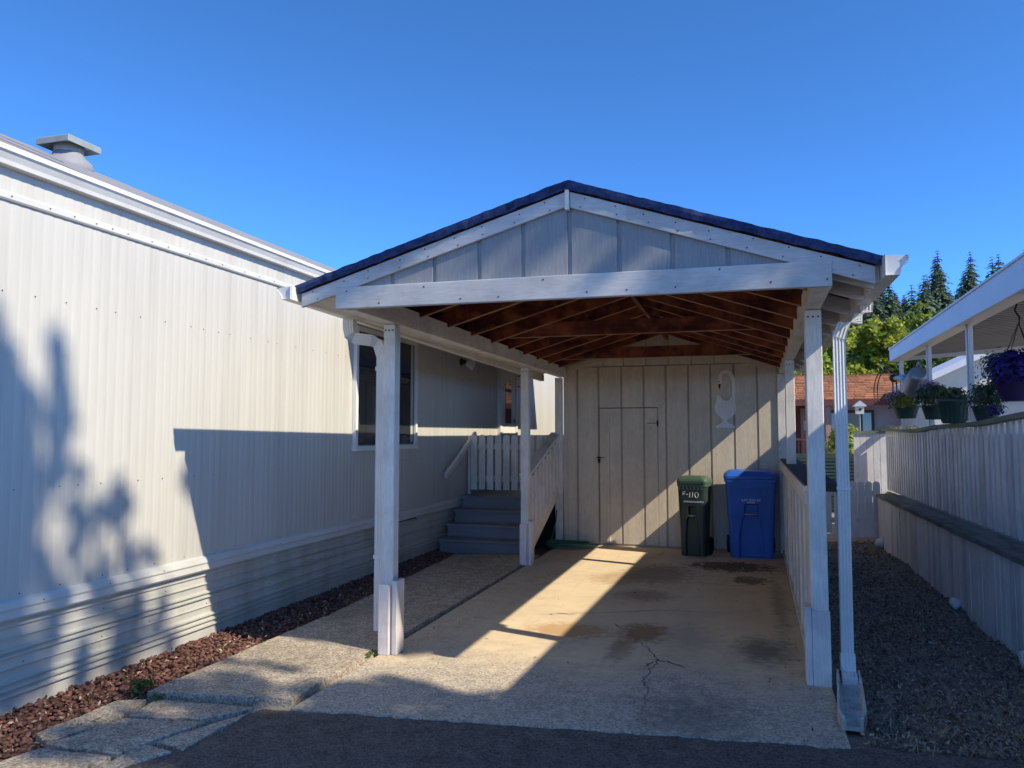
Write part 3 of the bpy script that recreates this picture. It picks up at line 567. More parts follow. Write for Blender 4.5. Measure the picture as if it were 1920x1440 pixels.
for z in (0.88, 1.36): B(-3.96, -2.68, 11.070, 11.105, z, z + 0.085).build('gate_rail', 'px', pg)
B(-4.0, -3.965, 11.05, 11.10, 0.69, 1.56).build('hinge_post', 'pz', pg)
hr = thing('handrail', 'slanted white wooden handrail fixed to the siding beside the steps', 'handrail', (-3.98, 10.6, 1.0))
MB().beam((-3.965, 10.05, 1.01), (-3.965, 11.28, 1.60), 0.045, 0.075).build('rail', 'py', hr, bevel=0.006)
for y in (10.3, 11.0): B(WX, -3.975, y - 0.02, y + 0.02, 1.01 + (y - 10.05) * 0.48 - 0.05, 1.01 + (y - 10.05) * 0.48 - 0.02).build('bracket', 'white', hr)
sr = thing('stair_rail', 'slanted white board railing on the carport side of the steps', 'railing', (-2.62, 10.2, 0))
MB().beam((-2.62, 9.32, 1.085), (-2.62, 11.02, 1.60), 0.15, 0.04).build('cap_rail', 'py', sr, bevel=0.005)
for i in range(8):
    y = 9.40 + 0.205 * i; zt = 1.05 + (y - 9.32) * 0.303; zb = 0.02 + max(0, (y - 9.5)) * 0.45
    B(-2.575, -2.553, y, y + 0.115, zb + 0.25, zt).build('baluster_board', 'pz', sr, bevel=0.003)
MB().beam((-2.60, 9.45, 0.98), (-2.60, 11.0, 1.45), 0.04, 0.09).build('upper_stringer', 'py', sr)
MB().beam((-2.60, 9.45, 0.16), (-2.60, 11.0, 0.78), 0.04, 0.16).build('lower_stringer', 'py', sr)
# garden hose
hz = thing('garden_hose', 'coiled green garden hose on the slab by the shed corner', 'hose', (-2.3, 10.8, 0)); pth = []
for k in range(0, 200):
    t = k / 36 * 2 * math.pi; r_ = 0.30 + 0.03 * math.sin(t * 0.37) + 0.012 * math.sin(t * 1.7); pth.append((-2.36 + r_ * 1.05 * math.cos(t), 10.74 + r_ * 0.55 * math.sin(t) + 0.02 * math.sin(t / 5), 0.012 + 0.011 * k / 36 + 0.004 * math.sin(3 * t)))
MB().tube(pth, 0.011, 6).build('coil', 'hose', hz, True)
MB().tube([(-2.62, 10.62, 0.03), (-2.62, 10.75, 0.12), (-2.60, 10.9, 0.35), (-2.585, 10.97, 0.62), (-2.585, 10.99, 0.85)], 0.011, 6).build('hose_end', 'hose', hz, True)

# ================================================================== CARPORT
cp = thing('carport', 'open gabled white wooden carport with dark red rafters', 'carport', (-1.0, 7.5, 0))
RXX, RZ = -1.0, 3.135
LS, RS = 0.293, 0.335
def rtop(x): return RZ - (LS * (RXX - x) if x < RXX else RS * (x - RXX))
YA, YB = 4.525, 18.0; EL, ER = -2.85, 0.72
def xr(y): return 0.405 + (y - 5.35) * 0.0155
# front beam, side beams
def jbeam(name, x0, x1, y0, y1, z0, z1, m, parent, bevel=0.005): return B(x0, x1, y0, y1, z0, z1).build(name, m, parent, bevel=bevel)
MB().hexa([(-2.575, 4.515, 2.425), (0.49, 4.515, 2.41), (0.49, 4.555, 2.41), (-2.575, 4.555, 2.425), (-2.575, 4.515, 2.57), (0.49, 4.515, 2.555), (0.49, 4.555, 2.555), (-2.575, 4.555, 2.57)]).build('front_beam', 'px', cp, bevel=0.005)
for (ya, yb) in ((4.60, 9.2), (9.204, 10.99)):
    MB().hexa([(-2.56, ya, 2.42), (-2.46, ya, 2.42), (-2.46 - 0.00 * yb, yb, 2.42), (-2.56, yb, 2.42), (-2.56, ya, 2.565), (-2.46, ya, 2.565), (-2.46, yb, 2.565), (-2.56, yb, 2.565)]).build('side_beam', 'py', cp, bevel=0.005)
ya, yb = 4.60, 10.99
MB().hexa([(xr(ya), ya, 2.415), (xr(ya) + .1, ya, 2.415), (xr(yb) + .1, yb, 2.415), (xr(yb), yb, 2.415), (xr(ya), ya, 2.56), (xr(ya) + .1, ya, 2.56), (xr(yb) + .1, yb, 2.56), (xr(yb), yb, 2.56)]).build('side_beam', 'py', cp, bevel=0.005)
# posts with cladding at the foot
def post(x, y, w_, clad=None, ztop=2.415):
    p = B(x, x + w_, y, y + w_, 0, ztop).build('post', 'pz', cp, bevel=0.006)
    if clad == 'L':
        B(x - 0.004, x + 0.082, y - 0.040, y - 0.002, 0.0, 0.50).build('base_board', 'postbase', p, bevel=0.006); B(x + w_ + 0.002, x + w_ + 0.042, y - 0.02, y + w_ + 0.02, 0.0, 0.53).build('base_board', 'postbase', p, bevel=0.006)
    if clad == 'R':
        B(x + 0.0, x + w_ + 0.005, y - 0.024, y - 0.002, 0.0, 0.47).build('base_board', 'postbase', p, bevel=0.003); B(x - 0.040, x - 0.002, y - 0.02, y + w_ + 0.02, 0.0, 0.49).build('base_board', 'postbase', p, bevel=0.004)
    plate = MB(); plate.box(x + 0.003, x + w_ - 0.003, y - 0.003, y - 0.001, ztop - 0.10, ztop - 0.002); plate.build('strap_plate', 'white', p)
    b_ = MB()
    for q in (0.2, 0.5, 0.8): b_.lathe([(0.007, 0), (0.007, 0.004)], (x + w_ * q, 0, 0), 6)
    b_.v = [(v[0], y - 0.004 - v[2], ztop - 0.045 + v[1]) for v in b_.v]; b_.build('bolts', 'screw', p)
    return p
pL = post(-2.56, 5.21, 0.094, 'L'); post(-2.625, 9.15, 0.10, 'L'); post(-2.615, 10.93, 0.10)
pR = post(xr(5.35), 5.36, 0.104, 'R', 2.41); post(xr(9.0), 9.0, 0.10, None, 2.41); B(0.465, 0.56, 11.052, 11.078, 0, 2.41).build('post', 'pz', cp, bevel=0.003)
# gable plywood panels on the front with recessed grooves
B(-2.52, 0.44, 4.5745, 4.599, 2.43, 2.60).build('gable_nailer', 'gable', cp)
gx = [-2.45, -2.18, -1.885, -1.58, -1.29, -0.995, -0.69, -0.375, -0.06, 0.27, 0.42]
def gable_panel(x0, x1, yf, yb_, zb, name, m, parent, top=lambda x: rtop(x) - 0.13):
    xs_ = [x0] + ([RXX] if x0 < RXX < x1 else []) + [x1]
    tops = [(x, max(top(x), zb + 0.004)) for x in xs_]
    return MB().prism([(x0, zb), (x1, zb)] + tops[::-1], 'y', yf, yb_).build(name, m, parent, bevel=0.002)
for i in range(len(gx) - 1): gable_panel(gx[i] + 0.013, gx[i + 1] - 0.013, 4.557, 4.567, 2.50, 'gable_panel', 'gable', cp)
MB().prism([(-2.5, 2.50), (0.45, 2.50), (0.45, rtop(0.45) - 0.12), (RXX, RZ - 0.12), (-2.5, rtop(-2.5) - 0.12)], 'y', 4.568, 4.574).build('gable_backing', 'gable', cp)
# barge boards and ridge end
def slope_board(x0, x1, d0, d1, y0_, y1_):   # between offsets d0..d1 below the roof top
    return MB().prism([(x0, rtop(x0) - d1), (x1, rtop(x1) - d1), (x1, rtop(x1) - d0), (x0, rtop(x0) - d0)], 'y', y0_, y1_)
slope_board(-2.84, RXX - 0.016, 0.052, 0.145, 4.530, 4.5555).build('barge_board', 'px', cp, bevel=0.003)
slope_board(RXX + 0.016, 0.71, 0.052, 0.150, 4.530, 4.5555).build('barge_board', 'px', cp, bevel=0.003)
B(RXX - 0.015, RXX + 0.012, 4.515, 4.553, RZ - 0.17, RZ - 0.045).build('ridge_end', 'pz', cp, bevel=0.003)
for k, (ya, yb) in enumerate(((4.63, 11.0),)): B(RXX - 0.02, RXX + 0.02, ya, yb, RZ - 0.21, RZ - 0.055).build('ridge_board', 'stain', cp)
# rafters, each its own board; a tie on every third pair
ry = [4.66] + [5.05 + 0.61 * k for k in range(10)]
for y in ry:
    for x0, x1 in ((-2.555, RXX - 0.022), (RXX + 0.022, xr(y) + 0.098)):
        rft = slope_board(x0, x1, 0.05, 0.175, y - 0.019, y + 0.019).build('rafter', 'stain', cp)
        slope_board(x0 + 0.12, x1, 0.1755, 0.181, y - 0.014, y + 0.014).build('lit_edge_strip', 'edge_light', rft)  # added pale strip paints edge light under each rafter
    slope_board(xr(y) + 0.10, ER - 0.001, 0.05, 0.155, y - 0.018, y + 0.018).build('rafter_tail', 'px', cp)
MB().prism([(EL, 2.485), (-2.562, 2.545), (-2.562, 2.56), (EL, 2.50)], 'y', 4.62, 11.1).build('soffit', 'py', cp)
for y in (5.10, 7.56, 9.99):
    zz = 2.645; ct = B(-2.44, 0.40, y + 0.001, y + 0.039, zz - 0.055, zz + 0.085).build('collar_tie', 'stain', cp); B(-2.3, 0.3, y + 0.004, y + 0.036, zz - 0.061, zz - 0.0555).build('lit_edge_strip', 'edge_light', ct)  # same painted edge light below each tie
# roof boards (skip sheathing) and shingle courses
for side in (0, 1):
    k = 0; n = 10; xa, xb = (EL, RXX) if side == 0 else (RXX, ER)
    for i in range(n):
        u0 = xa + (xb - xa) * i / n; u1 = xa + (xb - xa) * (i + 1) / n - 0.012
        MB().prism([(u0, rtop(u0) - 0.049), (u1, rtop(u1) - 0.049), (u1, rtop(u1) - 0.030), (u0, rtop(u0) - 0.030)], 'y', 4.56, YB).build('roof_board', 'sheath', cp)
random.seed(3)
for side in (0, 1):
    n = 13
    for i in range(n):
        if side == 0: u0, u1 = EL - 0.03 + (RXX - EL + 0.03) * i / n, EL - 0.03 + (RXX - EL + 0.03) * (i + 1) / n + 0.03; u1 = min(u1, RXX)
        else: u0, u1 = ER + 0.03 - (ER + 0.03 - RXX) * i / n, ER + 0.03 - (ER + 0.03 - RXX) * (i + 1) / n - 0.03; u1 = max(u1, RXX)
        th = 0.020; dr_ = random.uniform(-0.006, 0.006); yo = random.uniform(-0.022, 0.012)
        m_ = MB(); m_.prism([(u0, rtop(u0) - 0.029 + dr_ * 0.3), (u1, rtop(u1) - 0.029), (u1, rtop(u1) - 0.004 + dr_), (u0, rtop(u0) + 0.008 + dr_)], 'y', YA + yo, YB)
        m_.build('shingle_course', 'shingle', cp)
# ragged shingle edge over the rake
for side in (0, 1):
    m_ = MB(); xa, xb = (EL - 0.03, RXX + 0.012) if side == 0 else (RXX - 0.012, ER + 0.03); N_ = 70; rows = []
    for i in range(N_ + 1):
        u = xa + (xb - xa) * i / N_; j1 = 0.010 * mnoise.noise(Vector((u * 9, side * 5, 0))) + 0.005 * mnoise.noise(Vector((u * 40, 1, 0))); j2 = 0.007 * mnoise.noise(Vector((u * 13, 4, 0)))
        yf = YA - 0.018 + 0.012 * mnoise.noise(Vector((u * 18, 9, 0)))
        rows.append([(u, YA + 0.10, rtop(u) + 0.020 + j2), (u, yf, rtop(u) + 0.012 + j2), (u, yf - 0.004, rtop(u) - 0.014), (u, yf + 0.004, rtop(u) - 0.043 + j1), (u, YA + 0.06, rtop(u) - 0.028 + j1 * 0.2)])
    m_.sheet(rows); m_.build('rake_edge', 'shingle_edge', cp)
nl = MB(); random.seed(14)
for side in (0, 1):
    for k in range(9):
        u = (EL + 0.12 + k * 0.2) if side == 0 else (RXX + 0.1 + k * 0.19)
        for d_ in (0.075, 0.125): nl.lathe([(0.005, 0), (0.005, 0.002)], (u + random.uniform(-.03, .03), rtop(u) - d_, 0), 6)
for k in range(12):
    u = -2.5 + 0.27 * k; nl.lathe([(0.006, 0), (0.006, 0.002)], (u + random.uniform(-.04, .04), 2.45 + random.choice((0.0, 0.09)), -0.016), 6)
nl.v = [(v[0], 4.5295 - v[2] + (0.0 if v[2] > -0.01 else -0.0305), v[1]) for v in nl.v]
tag(nl.build('nail_heads', 'screw', cp), kind='stuff')
# eave fascias, gutters, downspouts
B(EL - 0.018, EL, 4.585, 11.2, 2.485, rtop(EL) - 0.03).build('eave_fascia', 'py', cp); B(ER, ER + 0.018, 4.585, 11.2, 2.43, rtop(ER) - 0.03).build('eave_fascia', 'py', cp)
gL = gutter('gutter', EL - 0.02, EL - 0.125, 2.495, 2.575, 4.44, 11.3, cp, fall=0.10); gR = gutter('gutter', ER + 0.02, ER + 0.135, 2.435, 2.54, 4.42, 11.3, cp)
for y in (5.0, 6.6, 8.2, 9.8):
    for x0, x1, z in ((EL - 0.02, EL - 0.125, 2.572 - 0.10 * (y - 4.44) / 6.86), (ER + 0.02, ER + 0.135, 2.535)): B(min(x0, x1), max(x0, x1), y, y + 0.02, z, z + 0.004).build('gutter_strap', 'gutter', gL if x0 < 0 else gR)
for y in (6.9, 9.2): MB().beam((ER + 0.02, y, 2.432), (ER + 0.10, y, 2.432), 0.03, 0.006).build('seam_strip', 'gutter', gR)
def spout(path, w_, d_, name, parent, m='gutter', ribs_=True):
    """rectangular corrugated pipe along a path"""
    sec = []
    for t in np.linspace(-0.5, 0.5, 9): sec.append((w_ * t, -d_ / 2 + (0.0035 if int(round((t + 0.5) * 8)) % 2 else 0)))
    for t in np.linspace(0.5, -0.5, 9): sec.append((w_ * t, d_ / 2 - (0.0035 if int(round((t + 0.5) * 8)) % 2 else 0)))
    rows = []; path = [Vector(p) for p in path]
    for i, p in enumerate(path):
        d = (path[min(i + 1, len(path) - 1)] - path[max(i - 1, 0)]).normalized()
        a_ = Vector((1, 0, 0)) if abs(d.x) < 0.75 else Vector((0, 0, 1)); a_ = (a_ - d * a_.dot(d)).normalized(); b_ = d.cross(a_)
        if b_.y < 0 and abs(d.z) > 0.5: b_ = -b_
        rows.append([p + a_ * u + b_ * v for u, v in sec])
    return MB().loft(rows).build(name, m, parent)
dR = spout([(0.614, 5.40, 2.27), (0.616, 5.40, 1.3), (0.616, 5.42, 0.13)], 0.075, 0.055, 'downspout', cp)
spout([(0.785, 5.42, 2.47), (0.785, 5.42, 2.40), (0.73, 5.41, 2.345), (0.64, 5.40, 2.295), (0.614, 5.40, 2.22)], 0.083, 0.062, 'elbow', dR)
spout([(0.616, 5.42, 0.20), (0.616, 5.40, 0.11), (0.614, 5.33, 0.075), (0.61, 5.26, 0.065)], 0.088, 0.066, 'shoe', dR)
B(0.512, 0.575, 5.38, 5.44, 1.225, 1.275).build('standoff_block', 'under', dR); B(0.574, 0.658, 5.365, 5.371, 1.238, 1.262).build('strap', 'gutter', dR)
dL = spout([(-2.632, 5.345, 2.28), (-2.632, 5.345, 0.13)], 0.078, 0.06, 'downspout', cp)
spout([(-2.915, 5.34, 2.50), (-2.915, 5.34, 2.42), (-2.90, 5.335, 2.36), (-2.86, 5.33, 2.335), (-2.72, 5.34, 2.315), (-2.66, 5.345, 2.28), (-2.632, 5.345, 2.20)], 0.086, 0.066, 'elbow', dL)
B(-2.677, -2.587, 5.308, 5.313, 2.08, 2.11).build('strap', 'gutter', dL); B(-2.677, -2.587, 5.308, 5.313, 0.66, 0.69).build('strap', 'gutter', dL)

# splash block
sp = thing('splash_block', 'long white plastic splash block under the right downspout', 'splash block', (0.57, 5.1, 0))
def rowx(y, w_, z): return None
m_ = MB()
secs = []
for y, hw, cx, zb in ((5.40, 0.062, 0.616, 0.03), (5.2, 0.064, 0.600, 0.02), (4.72, 0.068, 0.553, 0.005), (4.60, 0.046, 0.543, 0.0)):
    secs.append([(cx - hw - 0.008, y, zb), (cx - hw - 0.008, y, zb + 0.075), (cx - hw + 0.006, y, zb + 0.075), (cx - hw + 0.016, y, zb + 0.022), (cx + hw - 0.016, y, zb + 0.022), (cx + hw - 0.006, y, zb + 0.075), (cx + hw + 0.008, y, zb + 0.075), (cx + hw + 0.008, y, zb)])
m_.loft(secs, True, True); M['splash'] = mat('stained_white_plastic', (0.62, 0.62, 0.58), (0.52, 0.51, 0.46), 8, 0.55, 0.2, 40, dirt_or_lit=(0.16, 0.12, 0.07), dirt_or_lit_scale=9, dirt_or_lit_amt=0.8)
m_.build('trough', 'splash', sp, bevel=0.003)
for k in range(3):
    x = 0.552 + 0.024 * (k - 1); MB().beam((x + 0.042, 5.2, 0.0485), (x, 4.72, 0.0315), 0.006, 0.006).build('rib', 'splash', sp)

# half wall along the right side: studs, outer boards, dark cap
hw = thing('half_wall', 'white half wall with exposed studs and dark cap along the slab', 'half wall', (0.45, 8, 0))
ya, yb = 5.47, 10.9
MB().hexa([(xr(ya) - .03, ya, 1.215), (xr(ya) + .20, ya, 1.215), (xr(yb) + .18, yb, 1.215), (xr(yb) - .03, yb, 1.215), (xr(ya) - .03, ya, 1.255), (xr(ya) + .20, ya, 1.255), (xr(yb) + .18, yb, 1.255), (xr(yb) - .03, yb, 1.255)]).build('cap_board', 'py', hw, bevel=0.003)
m_ = MB(); m_.hexa([(xr(ya) - .015, ya, 1.256), (xr(ya) + .21, ya, 1.256), (xr(yb) + .19, yb, 1.256), (xr(yb) - .015, yb, 1.256), (xr(ya) - .015, ya, 1.268), (xr(ya) + .21, ya, 1.268), (xr(yb) + .19, yb, 1.268), (xr(yb) - .015, yb, 1.268)]); m_.build('cap_sheet', 'cap', hw)
MB().beam((xr(ya) - 0.005, ya, 1.175), (xr(yb) - 0.005, yb, 1.175), 0.03, 0.075).build('top_rail', 'py', hw)
MB().beam((xr(ya) + 0.03, ya, 0.035), (xr(yb) + 0.03, yb, 0.035), 0.07, 0.05).build('sill_plate', 'py', hw)
y = 5.56
while y < 10.85:
    x = xr(y); B(x + 0.005, x + 0.0195, y, y + 0.045, 0.06, 1.14).build('stud', 'pz', hw, bevel=0.003); y += 0.61
y = 5.47; k = 0
while y < 10.85:
    x = xr(y); B(x + 0.020 + 0.002 * (k % 2), x + 0.04, y, y + 0.295, 0.01, 1.21).build('outer_board', 'fence_grey', hw, bevel=0.002); y += 0.302; k += 1

# ================================================================== SHED AT THE BACK OF THE CARPORT
sh = thing('shed', 'tan white storage shed of grooved panels at the back of the carport', 'shed', (-1.0, 11.1, 0)); YS = 11.08
B(-2.50, 0.505, YS + 0.012, YS + 0.03, 0.0, 2.6).build('wall_backing', 'shedback', sh)
B(-2.48, 0.49, YS + 0.03, 17.8, 0.0, 2.45).build('shed_body', 'shedback', sh)
bx = [-2.50, -2.312, -1.997, -1.664, -1.345, -1.031, -0.721, -0.417, -0.104, 0.204, 0.505]; gr = 0.014
def board(x0, x1, z0, z1, name='panel', parent=None): return B(x0, x1, YS, YS + 0.0115, z0, z1).build(name, 'shed', parent or sh, bevel=0.002)
dl, drr = -1.985, -1.154
for i in range(len(bx) - 1):
    x0, x1 = bx[i] + (gr if i else 0), bx[i + 1] - (gr if i < len(bx) - 2 else 0); zb = 0.02
    if i in (2, 3): board(x0, x1, 1.975, 2.565)
    elif i == 4: board(x0, x1, 1.975, 2.565); board(drr + 0.006, x1, zb, 1.973)
    else: board(x0, x1, zb, 2.565)
door = B(dl, drr, YS + 0.006, YS + 0.0118, 0.025, 1.965).build('door', 'shedback', sh)
for x0, x1 in ((dl + 0.002, bx[3] - gr), (bx[3] + gr, bx[4] - gr), (bx[4] + gr, drr)): B(x0, x1, YS - 0.004, YS + 0.0055, 0.03, 1.962).build('door_panel', 'shed', door, bevel=0.002)
m_ = MB(); m_.box(dl - 0.006, dl - 0.0015, YS - 0.001, YS + 0.001, 0.02, 1.97); m_.box(dl, drr, YS - 0.001, YS + 0.001, 1.9655, 1.972); m_.box(drr + 0.001, drr + 0.005, YS - 0.001, YS + 0.001, 0.9, 1.97); m_.build('gap', 'under', door)
B(-1.885, -1.838, YS - 0.034, YS - 0.0045, 0.05, 1.815).build('pull_board', 'shed', door, bevel=0.004)
lt = MB(); lt.box(-2.03, -1.955, YS - 0.014, YS - 0.005, 1.245, 1.262); lt.box(-1.955, -1.90, YS - 0.012, YS - 0.006, 1.25, 1.258); lt.box(-2.012, -1.975, YS - 0.026, YS - 0.012, 1.18, 1.235); lt.tube([(-2.003, YS - 0.02, 1.235), (-2.003, YS - 0.02, 1.262), (-1.985, YS - 0.02, 1.262), (-1.985, YS - 0.02, 1.235)], 0.003, 5); lt.build('latch', 'rust', door)
lt = MB(); lt.box(-1.30, -1.165, YS - 0.012, YS - 0.004, 1.745, 1.752); lt.box(-1.165, -1.14, YS - 0.012, YS - 0.001, 1.71, 1.79); lt.build('hinge', 'rust', door)
gxs = [-2.50, -2.20, -1.93, -1.63, -1.31, -0.99, -0.67, -0.36, -0.03, 0.30, 0.505]
for i in range(len(gxs) - 1): gable_panel(gxs[i] + 0.006, gxs[i + 1] - 0.006, YS - 0.002, YS + 0.0115, 2.577, 'gable_panel', 'shed', sh, lambda x: rtop(x) - 0.055)
MB().prism([(-2.5, 2.571), (0.505, 2.571), (0.505, rtop(0.505) - 0.055), (RXX, RZ - 0.055), (-2.5, rtop(-2.5) - 0.055)], 'y', YS + 0.012, YS + 0.03).build('gable_backing', 'shedback', sh)
for x0, x1 in ((-2.45, -1.5), (-0.5, 0.45)): slope_board(x0, x1, 0.12 if x0 < -1 else 0.12, 0.21, YS - 0.035, YS - 0.005).build('rake_trim', 'shed', sh, bevel=0.003)
B(-2.515, -2.455, YS - 0.022, YS - 0.0015, 0.02, 2.56).build('corner_board', 'shed', sh, bevel=0.003)

# swan ornament, cut from a board, hung on the shed
sw = thing('swan_cutout', 'pale wooden swan shaped planter cutout hung on the shed wall', 'ornament', (-0.4, YS - 0.02, 1.73))
def q(px, pz): return (-0.645 + (px / 11.08) * 0.00766, 2.567 - (pz / 11.08) * 0.00766)
outer = [(415, 1285), (430, 1240), (480, 1210), (530, 1190), (555, 1160), (545, 1110), (510, 1065), (460, 1030), (425, 960), (405, 890), (412, 820), (440, 770), (448, 690), (452, 645), (480, 622), (515, 632), (545, 665), (580, 710), (625, 735), (675, 725), (715, 690), (738, 640), (742, 560), (742, 430), (735, 330), (718, 255), (690, 205), (640, 188), (590, 205), (560, 245), (556, 300), (562, 350), (545, 400), (512, 412), (480, 392), (466, 350), (482, 300), (495, 230), (525, 170), (580, 125), (640, 112), (700, 132), (755, 180), (795, 250), (815, 340), (822, 450), (820, 560), (815, 680), (812, 780), (830, 850), (830, 910), (812, 970), (775, 1030), (720, 1075), (670, 1110), (648, 1150), (670, 1190), (730, 1215), (780, 1240), (800, 1285)]
MB().prism([q(*p) for p in outer], 'y', YS - 0.026, YS - 0.006).build('body', 'swan', sw, bevel=0.003)
m_ = MB(); m_.prism([q(492, 400), q(532, 400), q(526, 460), q(514, 498), q(498, 490), q(488, 440)], 'y', YS - 0.030, YS - 0.008); m_.build('beak', 'black', sw)
m_ = MB(); m_.prism([q(480, 345), q(520, 345), q(520, 362), q(480, 362)], 'y', YS - 0.029, YS - 0.0262); m_.build('eye', 'black', sw)

# ================================================================== WHEELED BINS
def rsect(hw_, hd, r, z, notch=0.0, nw=0.0):
    pts = []
    def arc(cx, cy, a0): return [(cx + r * math.cos(a0 + t), cy + r * math.sin(a0 + t), z) for t in np.linspace(0, math.pi / 2, 5)]
    pts += arc(-hw_ + r, -hd + r, math.pi); pts += [(-nw, -hd, z), (-nw + 0.014, -hd + notch, z), (nw - 0.014, -hd + notch, z), (nw, -hd, z)]
    pts += arc(hw_ - r, -hd + r, 1.5 * math.pi); pts += arc(hw_ - r, hd - r, 0); pts += arc(-hw_ + r, hd - r, math.pi / 2)
    return pts
def make_bin(name, label, W_, D_, H_, mb, ml, loc, rot, kind):
    t = thing(name, label, 'trash bin', (0, 0, 0)); hw_, hd = W_ / 2, D_ / 2; s_ = H_
    rows = [rsect(hw_ * 0.80, hd * 0.80, 0.04, 0.0, 0.012, hw_ * 0.45), rsect(hw_ * 0.82, hd * 0.80, 0.05, 0.03, 0.030, hw_ * 0.46), rsect(hw_ * 0.84, hd * 0.84, 0.05, s_ * 0.25, 0.034, hw_ * 0.46),
            rsect(hw_ * 0.88, hd * 0.88, 0.05, s_ * 0.46, 0.034, hw_ * 0.34), rsect(hw_ * 0.885, hd * 0.89, 0.05, s_ * 0.475, 0.034, hw_ * 0.26), rsect(hw_ * 0.90, hd * 0.91, 0.05, s_ * 0.54, 0.055, hw_ * 0.26),
            rsect(hw_ * 0.91, hd * 0.92, 0.05, s_ * 0.612, 0.055, hw_ * 0.26), rsect(hw_ * 0.912, hd * 0.925, 0.05, s_ * 0.622, 0.0, hw_ * 0.26), rsect(hw_ * 0.95, hd * 0.96, 0.05, s_ * 0.82, 0.0, hw_ * 0.3), rsect(hw_ * 0.96, hd * 0.97, 0.05, s_ * 0.88, 0.0, hw_ * 0.3)]
    MB().loft(rows).build('body', mb, t, bevel=0.004)
    MB().loft([rsect(hw_ * 1.0, hd * 1.0, 0.05, s_ * 0.872, 0, hw_ * 0.3), rsect(hw_ * 1.0, hd * 1.0, 0.05, s_ * 0.905, 0, hw_ * 0.3)]).build('rim', ml if kind == 'green' else mb, t, bevel=0.004)
    lid = MB().loft([rsect(hw_ * 1.02, hd * 1.03, 0.05, s_ * 0.908, 0, hw_ * 0.3), rsect(hw_ * 1.02, hd * 1.03, 0.05, s_ * 0.94, 0, hw_ * 0.3), rsect(hw_ * 0.96, hd * 0.97, 0.05, s_ * 0.965, 0, hw_ * 0.3), rsect(hw_ * 0.80, hd * 0.80, 0.06, s_ * 0.995, 0, hw_ * 0.3), rsect(hw_ * 0.70, hd * 0.70, 0.06, s_ * 1.0, 0, hw_ * 0.3)]).build('lid', ml, t, bevel=0.004)
    # ribbed front lip under the rim
    yl = -hd * 1.0
    if kind == 'blue':
        MB().prism([(-hw_ * 0.72, s_ * 0.872), (hw_ * 0.72, s_ * 0.872), (hw_ * 0.50, s_ * 0.80), (-hw_ * 0.50, s_ * 0.80)][::-1], 'y', yl * 1.0, yl * 1.0 + 0.04).build('front_lip', mb, t, bevel=0.003)
        for k in range(6): B(-hw_ * 0.45 + k * hw_ * 0.18 - 0.004, -hw_ * 0.45 + k * hw_ * 0.18 + 0.004, yl - 0.008, yl + 0.01, s_ * 0.795, s_ * 0.835).build('lip_rib', mb, t)
        for sx in (-1, 1):
            for q_ in (0.56, 0.34): B(sx * hw_ * q_ - 0.012, sx * hw_ * q_ + 0.012, yl * 0.985, yl * 0.9, s_ * 0.74, s_ * 0.80).build('lip_rib', mb, t, bevel=0.003)
    else:
        B(-hw_ * 0.80, hw_ * 0.70, yl * 1.0, yl * 0.9, s_ * 0.832, s_ * 0.842).build('front_lip', ml, t)
        for k in range(7): B(-hw_ * 0.78 + k * hw_ * 0.24 - 0.006, -hw_ * 0.78 + k * hw_ * 0.24 + 0.006, yl - 0.004, yl * 0.9, s_ * 0.835, s_ * 0.872).build('lip_rib', ml, t)
    m_ = MB(); zc = s_ * 0.505; m_.tube([(-hw_ * 0.26, -hd * 0.885, zc), (hw_ * 0.26, -hd * 0.885, zc)], 0.011, 8); m_.build('catch_bar', 'bar', t, True)
    for sx in (-1, 1):
        wh = thing_wheel = MB().tube([(sx * (hw_ * 0.74), hd * 0.86, 0.115), (sx * (hw_ * 0.93), hd * 0.86, 0.115)], 0.115, 22).build('wheel', 'rubber', t, bevel=0.012)
        MB().tube([(sx * (hw_ * 0.93), hd * 0.86, 0.115), (sx * (hw_ * 0.95), hd * 0.86, 0.115)], 0.05, 14).build('hub', 'black', wh)
    MB().tube([(-hw_ * 0.85, hd * 1.02, s_ * 0.94), (hw_ * 0.85, hd * 1.02, s_ * 0.94)], 0.016, 8).build('handle', mb, t, True)
    yf = -hd * 0.945
    R90 = (math.radians(90 - 0.0), 0, 0)
    if kind == 'green':
        B(-hw_ * 0.58, hw_ * 0.52, -hd * 0.975, -hd * 0.93, s_ * 0.70, s_ * 0.825).build('number_panel', 'bingreen', t)
        st_ = [[(0, 0.4), (0.04, 1.0)], [(0.02, 1.0), (0.42, 0.94)], [(0.0, 0.62), (0.3, 0.60)], [(0.55, 0.52), (0.82, 0.55)], [(1.12, 0.95), (1.02, 0.0)], [(1.55, 1.0), (1.42, 0.03)]]
        st_.append([(2.1 + 0.27 * math.cos(t_), 0.5 + 0.47 * math.sin(t_) + 0.03 * math.cos(t_ * 2)) for t_ in np.linspace(0.9, 6.9, 18)])
        m_ = MB()
        for pl in st_: m_.tube([(-0.115 + 0.088 * a_ * 0.98, -hd * 0.977, s_ * 0.735 + 0.074 * b_) for a_, b_ in pl], 0.0042, 5)
        m_.build('bin_number', 'ink', t)
        m_ = MB(); x = -hw_ * 0.52; random.seed(4)
        for k in range(13):
            w_ = random.uniform(0.008, 0.024); m_.box(x, x + w_, -hd * 0.963, -hd * 0.955, s_ * 0.674, s_ * 0.674 + 0.019 + 0.003 * (k % 2)); x += w_ + random.uniform(0.002, 0.006)
        m_.build('printed_line', 'ink', t)
    else:
        text('serial_number', '65R 000164', 0.047, (0, -hd * 0.942, s_ * 0.665), (math.radians(89), 0, 0), 'ink', t)
        m_ = MB(); random.seed(6)
